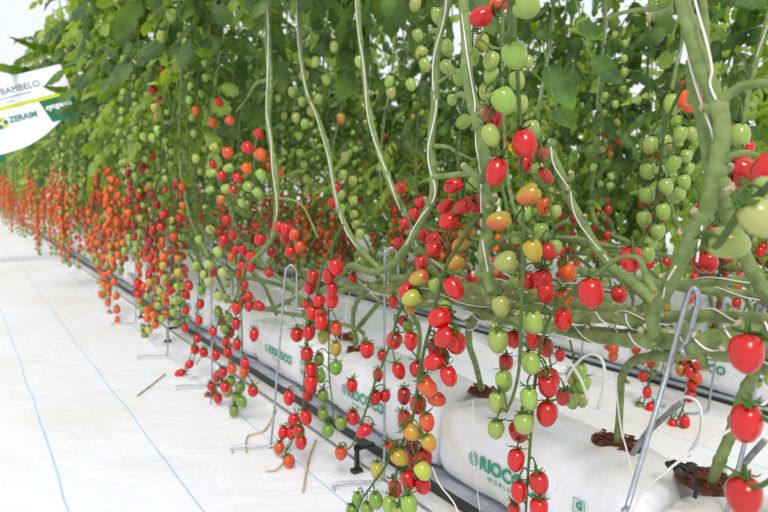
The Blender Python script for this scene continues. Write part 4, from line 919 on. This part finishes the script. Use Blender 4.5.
# ---- leaves seen close
Lf = [(A, (572, 118, .95), (548, 66, .93), .045, .5), (A, (604, 58, 1.0), (582, 22, 1.0), .034, .9), (A, (622, 88, 1.15), (592, 58, 1.1), .035, .5),
      (K, (330, 60, .72), (312, 12, .74), .026, .7), (K, (300, 18, .70), (282, -30, .72), .030, .7), (E, (232, 95, .58), (204, 40, .60), .036, .9), (E, (205, 92, .56), (192, 44, .58), .038, .8),
      (E, (240, 30, .6), (222, -22, .6), .032, .8), (Cp, (386, 40, .78), (390, -24, .8), .030, .8), (G, (760, 18, .9), (742, -6, .9), .03, .6), (A, (570, 135, .9), (556, 108, .9), .028, .6)]
for pl, t, r, w, dr in Lf: blade_leaf(pl, atX(*t), atX(*r), w, dr, .35)
for pl, px, py, X in ((E, 262, -20, .7), (E, 240, -40, .7), (K, 300, -30, .74), (K, 320, -10, .8), (Z2, 205, 5, .66), (Z2, 185, -30, .66), (Z2, 215, 40, .75), (Cp, 450, -60, .7), (Hh, 362, -40, .76), (E, 225, 20, .8), (Hh, 385, -30, .8)):
    q = atX(px, py, X)
    for k in range(2): loose_leaf(pl, q + V((0, 0, k * .06)), U(0, 6.28), U(-.4, .2), U(-.3, .3), U(.7, .95))
for sd, p, z0, n in ((1, E, .98, 12), (2, K, 1.0, 12), (3, Z2, .92, 14), (4, OP, .85, 16), (5, Hh, 1.08, 10)):
    o = link('foliage', foliage_mesh(300 + sd, 0, .9, n, [M['leaf'], M['stem']]), p)
    top = {E: atX(268, 0, .62), K: atX(298, -30, .72), Z2: atX(180, -20, .64), OP: atX(124, 20, .64), Hh: atX(357, -20, .70)}[p]
    o.location = V((top.x + .05, top.y, z0)) - p.location
    stem_part(p, [top - V((0, 0, .05)), V((top.x + .03, top.y, 1.4)), V((top.x + .05, top.y, 1.9))], .005, 0, 'upper_stem', 7)

sg = make_plant(V((.83, 2.9, TOP1)), 'tomato plant whose leaves hang over the variety sign')
stem_part(sg, [V((.83, 2.9, TOP1)), V((.78, 2.95, .5)), V((.70, 3.0, 1.0)), V((.72, 3.0, 1.8))], .006, 3)
for t, r, w in (((39, 96, .30), (33, 68, .36), .04), ((52, 100, .36), (62, 70, .42), .045), ((70, 84, .44), (78, 56, .5), .05), ((80, 112, .46), (72, 84, .5), .04), ((66, 66, .46), (54, 50, .5), .04)):
    blade_leaf(sg, atX(*t), atX(*r), w, .7, .3)
for k in range(5): loose_leaf(sg, V((.68 + U(-.04, .04), 3.0, .98 + .1 * k)), math.pi + U(-.8, .8), U(-.1, .3), U(-.3, .3), U(.4, .6))
# ================================================================== ROW 1 RECEDING
FOL1 = [foliage_mesh(500 + i, 0, 1.1, 19, [M['leaf3'] if i % 2 else M['leaf'], M['stem']], .06, .6, 1.05) for i in range(5)]
FOL2 = [foliage_mesh(600 + i, 0, 1.2, 26, [M['leaf2'] if i % 2 else M['leaf'], M['stem']], .09, .45, .8) for i in range(6)]
FOL3 = [foliage_mesh(700 + i, 0, 1.0, 40, [M['leaf2'] if i % 2 else M['leaf3'], M['stem']], .14, .5, .95) for i in range(5)]
FOL4 = [foliage_mesh(800 + i, 0, 1.6, 24, [M['leaf3'] if i % 2 else M['leaf'], M['stem']], .14, .5, .95) for i in range(4)]
def row_plant(X, Y, z0, kind, detail, fol, zf, label, group, ntr, zt=(.3, .75), xoff=-.12, top=2.0, twine=True, greens=2):
    base = V((X + .07, Y - (.35 if X < 1 else .65), z0)); p = make_plant(base, label, group)
    sx = X - .05 + U(-.03, .03); sy = Y + U(-.05, .05); run = .35 if X < 1 else .65; up = [V((sx + U(-.04, .04), sy - run * .5, .40 + U(-.04, .03))), V((sx + U(-.04, .04), sy - run * .12, .42)), V((sx + U(-.03, .03), sy, .50)), V((sx + U(-.03, .03), sy + .02, .75)), V((X + U(-.03, .03), sy + U(-.04, .04), 1.3)), V((X, sy, top))]
    stem_part(p, [base, V((X + .02, Y - run * .98, .3)), V((sx, sy - run * .8, .37))] + up, [.0055, .006, .0075, .008, .0078, .007, .006, .005], 5 if detail else 0, 'main_stem', 8 if detail else 5, seed=int(Y * 99))
    if twine: twine_part(p, up[3:], .0065, .0012, 2.5)
    if fol:
        o = link('foliage', random.choice(fol), p); o.location = V((X, sy, zf)) - p.location; o.rotation_euler = (0, 0, U(0, 6.28))
    for k in range(ntr):
        z = zt[0] + (zt[1] - zt[0]) * (k + R()) / ntr
        hang_truss(p, (sx + xoff * U(.2, 1), sy + U(-.13, .13), z), kind if not isinstance(kind, (list, tuple)) else random.choice(kind), random.choice((12, 18)) if z > .42 else random.choice((8, 12)), detail, U(.8, .95))
    for k in range(greens):
        hang_truss(p, (sx + xoff * U(0, 1), sy + U(-.13, .13), U(.75, 1.15)), 'green', 12, detail, U(.8, .95))
    return p
FOLS = [foliage_mesh(900 + i, 0, .55, 16, [M['leaf'] if i % 2 else M['leaf3'], M['stem']], .09, .25, .5) for i in range(5)]
FOLS = [foliage_mesh(900 + i, 0, .6, 20, [M['leaf'] if i % 2 else M['leaf3'], M['stem']], .10, .25, .5) for i in range(5)]
Y = 1.95; i = 0
while Y < 16:
    kind = ['mix', 'red', 'mix'][i % 3] if Y < 2.5 else (['dark', 'orange'] if Y < 2.8 else 'orange')
    lab = 'tomato plant with red and green tomatoes in the front row, left of the pale stem' if Y < 2.5 else 'tomato plant with dark red tomatoes in the front row, just before the orange ones' if Y < 2.8 else 'tomato plant hung with orange cherry tomatoes, farther along the front row'
    pl = row_plant(.74, Y, TOP1, kind, Y < 2.6, FOL1, (.80 if Y > 2.4 else .90) - .1 * (i % 2) * (Y > 3), lab, 'front row tomato plants, ' + ('orange' if Y >= 2.8 else 'red'), 3 if Y > 2.8 else 3, (.36, .74) if Y > 2.8 else (.42, .72), -.15, 2.0, Y < 5, 1 + i % 2 if Y > 2.6 else 2)
    o = link('lower_foliage', random.choice(FOLS), pl); o.location = V((.70, Y, .50 if Y < 2.8 else .40)) - pl.location; o.rotation_euler = (0, 0, U(0, 6.28))
    Y += .235 if Y < 5 else .33; i += 1
# ================================================================== ROW 2
Y = .80; i = 0
while Y < 13:
    near = Y < 2.9
    pl = row_plant(1.72, Y, .15, ['red', 'mix', 'red', 'dark', 'orange'][i % 5], near, FOL2, .72, 'tomato plant of the back row, standing in the farther line of white bags', 'back row tomato plants', 4, (.36, .60), -.10, 2.1, near, 1)
    o = link('lower_foliage', random.choice(FOLS), pl); o.location = V((1.74, Y, .34 if Y < 1.9 else .12)) - pl.location; o.rotation_euler = (0, 0, U(0, 6.28))
    if Y > 1.8:
        for k in range(2): hang_truss(pl, (1.66 + U(-.06, .06), Y + U(-.1, .1), U(.30, .42)), random.choice(['red', 'mix', 'green']), 8, near, .85)
        o = link('lower_foliage', random.choice(FOLS), pl); o.location = V((1.66, Y + .1, .2)) - pl.location; o.rotation_euler = (0, 0, U(0, 6.28))
    Y += .24 if Y < 3.5 else .40; i += 1
for X, y0, y1, dy, hi in ((2.4, 1.0, 13, .34, 1), (3.05, 1.2, 13, .36, 1), (3.9, 1.6, 15, .55, 0), (5.0, 2.2, 17, .6, 0)):
    Y = y0; i = 0
    while Y < y1:
        p = make_plant(V((X + U(-.06, .06), Y, 0)), 'leafy tomato plant deep behind the back row', 'leafy plants behind the back row')
        stem_part(p, [V((X, Y, 0)), V((X + U(-.05, .05), Y + U(-.1, .1), 1.0)), V((X, Y, 1.9))], .006, 0, 'main_stem', 5)
        far = Y > X * 1.6
        o = link('foliage', random.choice(FOL3), p); o.location = V((0, 0, (.80 if far else .28) + U(-.05, .05))); o.rotation_euler = (0, 0, U(0, 6.28))
        if hi and i % 4 != 2: o = link('foliage', random.choice(FOL4), p); o.location = V((0, 0, 1.0 + U(-.1, .1))); o.rotation_euler = (0, 0, U(0, 6.28))
        for k in range(4 if X < 3.2 else 0): hang_truss(p, (X + U(-.3, .0), Y + U(-.2, .2), U(.42, 1.0)), random.choice(['red', 'green', 'green', 'mix']), 12, False, .9)
        Y += dy; i += 1

# ================================================================== LIGHT
w = bpy.data.worlds.new('sky'); sc.world = w; w.use_nodes = True; nt = w.node_tree; bg = nt.nodes['Background']
bg.inputs['Color'].default_value = (.93, .97, 1.0, 1); bg.inputs['Strength'].default_value = 1.0
sd = bpy.data.lights.new('sun', 'SUN'); sd.energy = 2.0; sd.angle = math.radians(18); sd.color = (1, .97, .92)
so = bpy.data.objects.new('sun', sd); C.objects.link(so); so.rotation_euler = (math.radians(38), math.radians(-28), 0)
sc.view_settings.exposure = 0.0
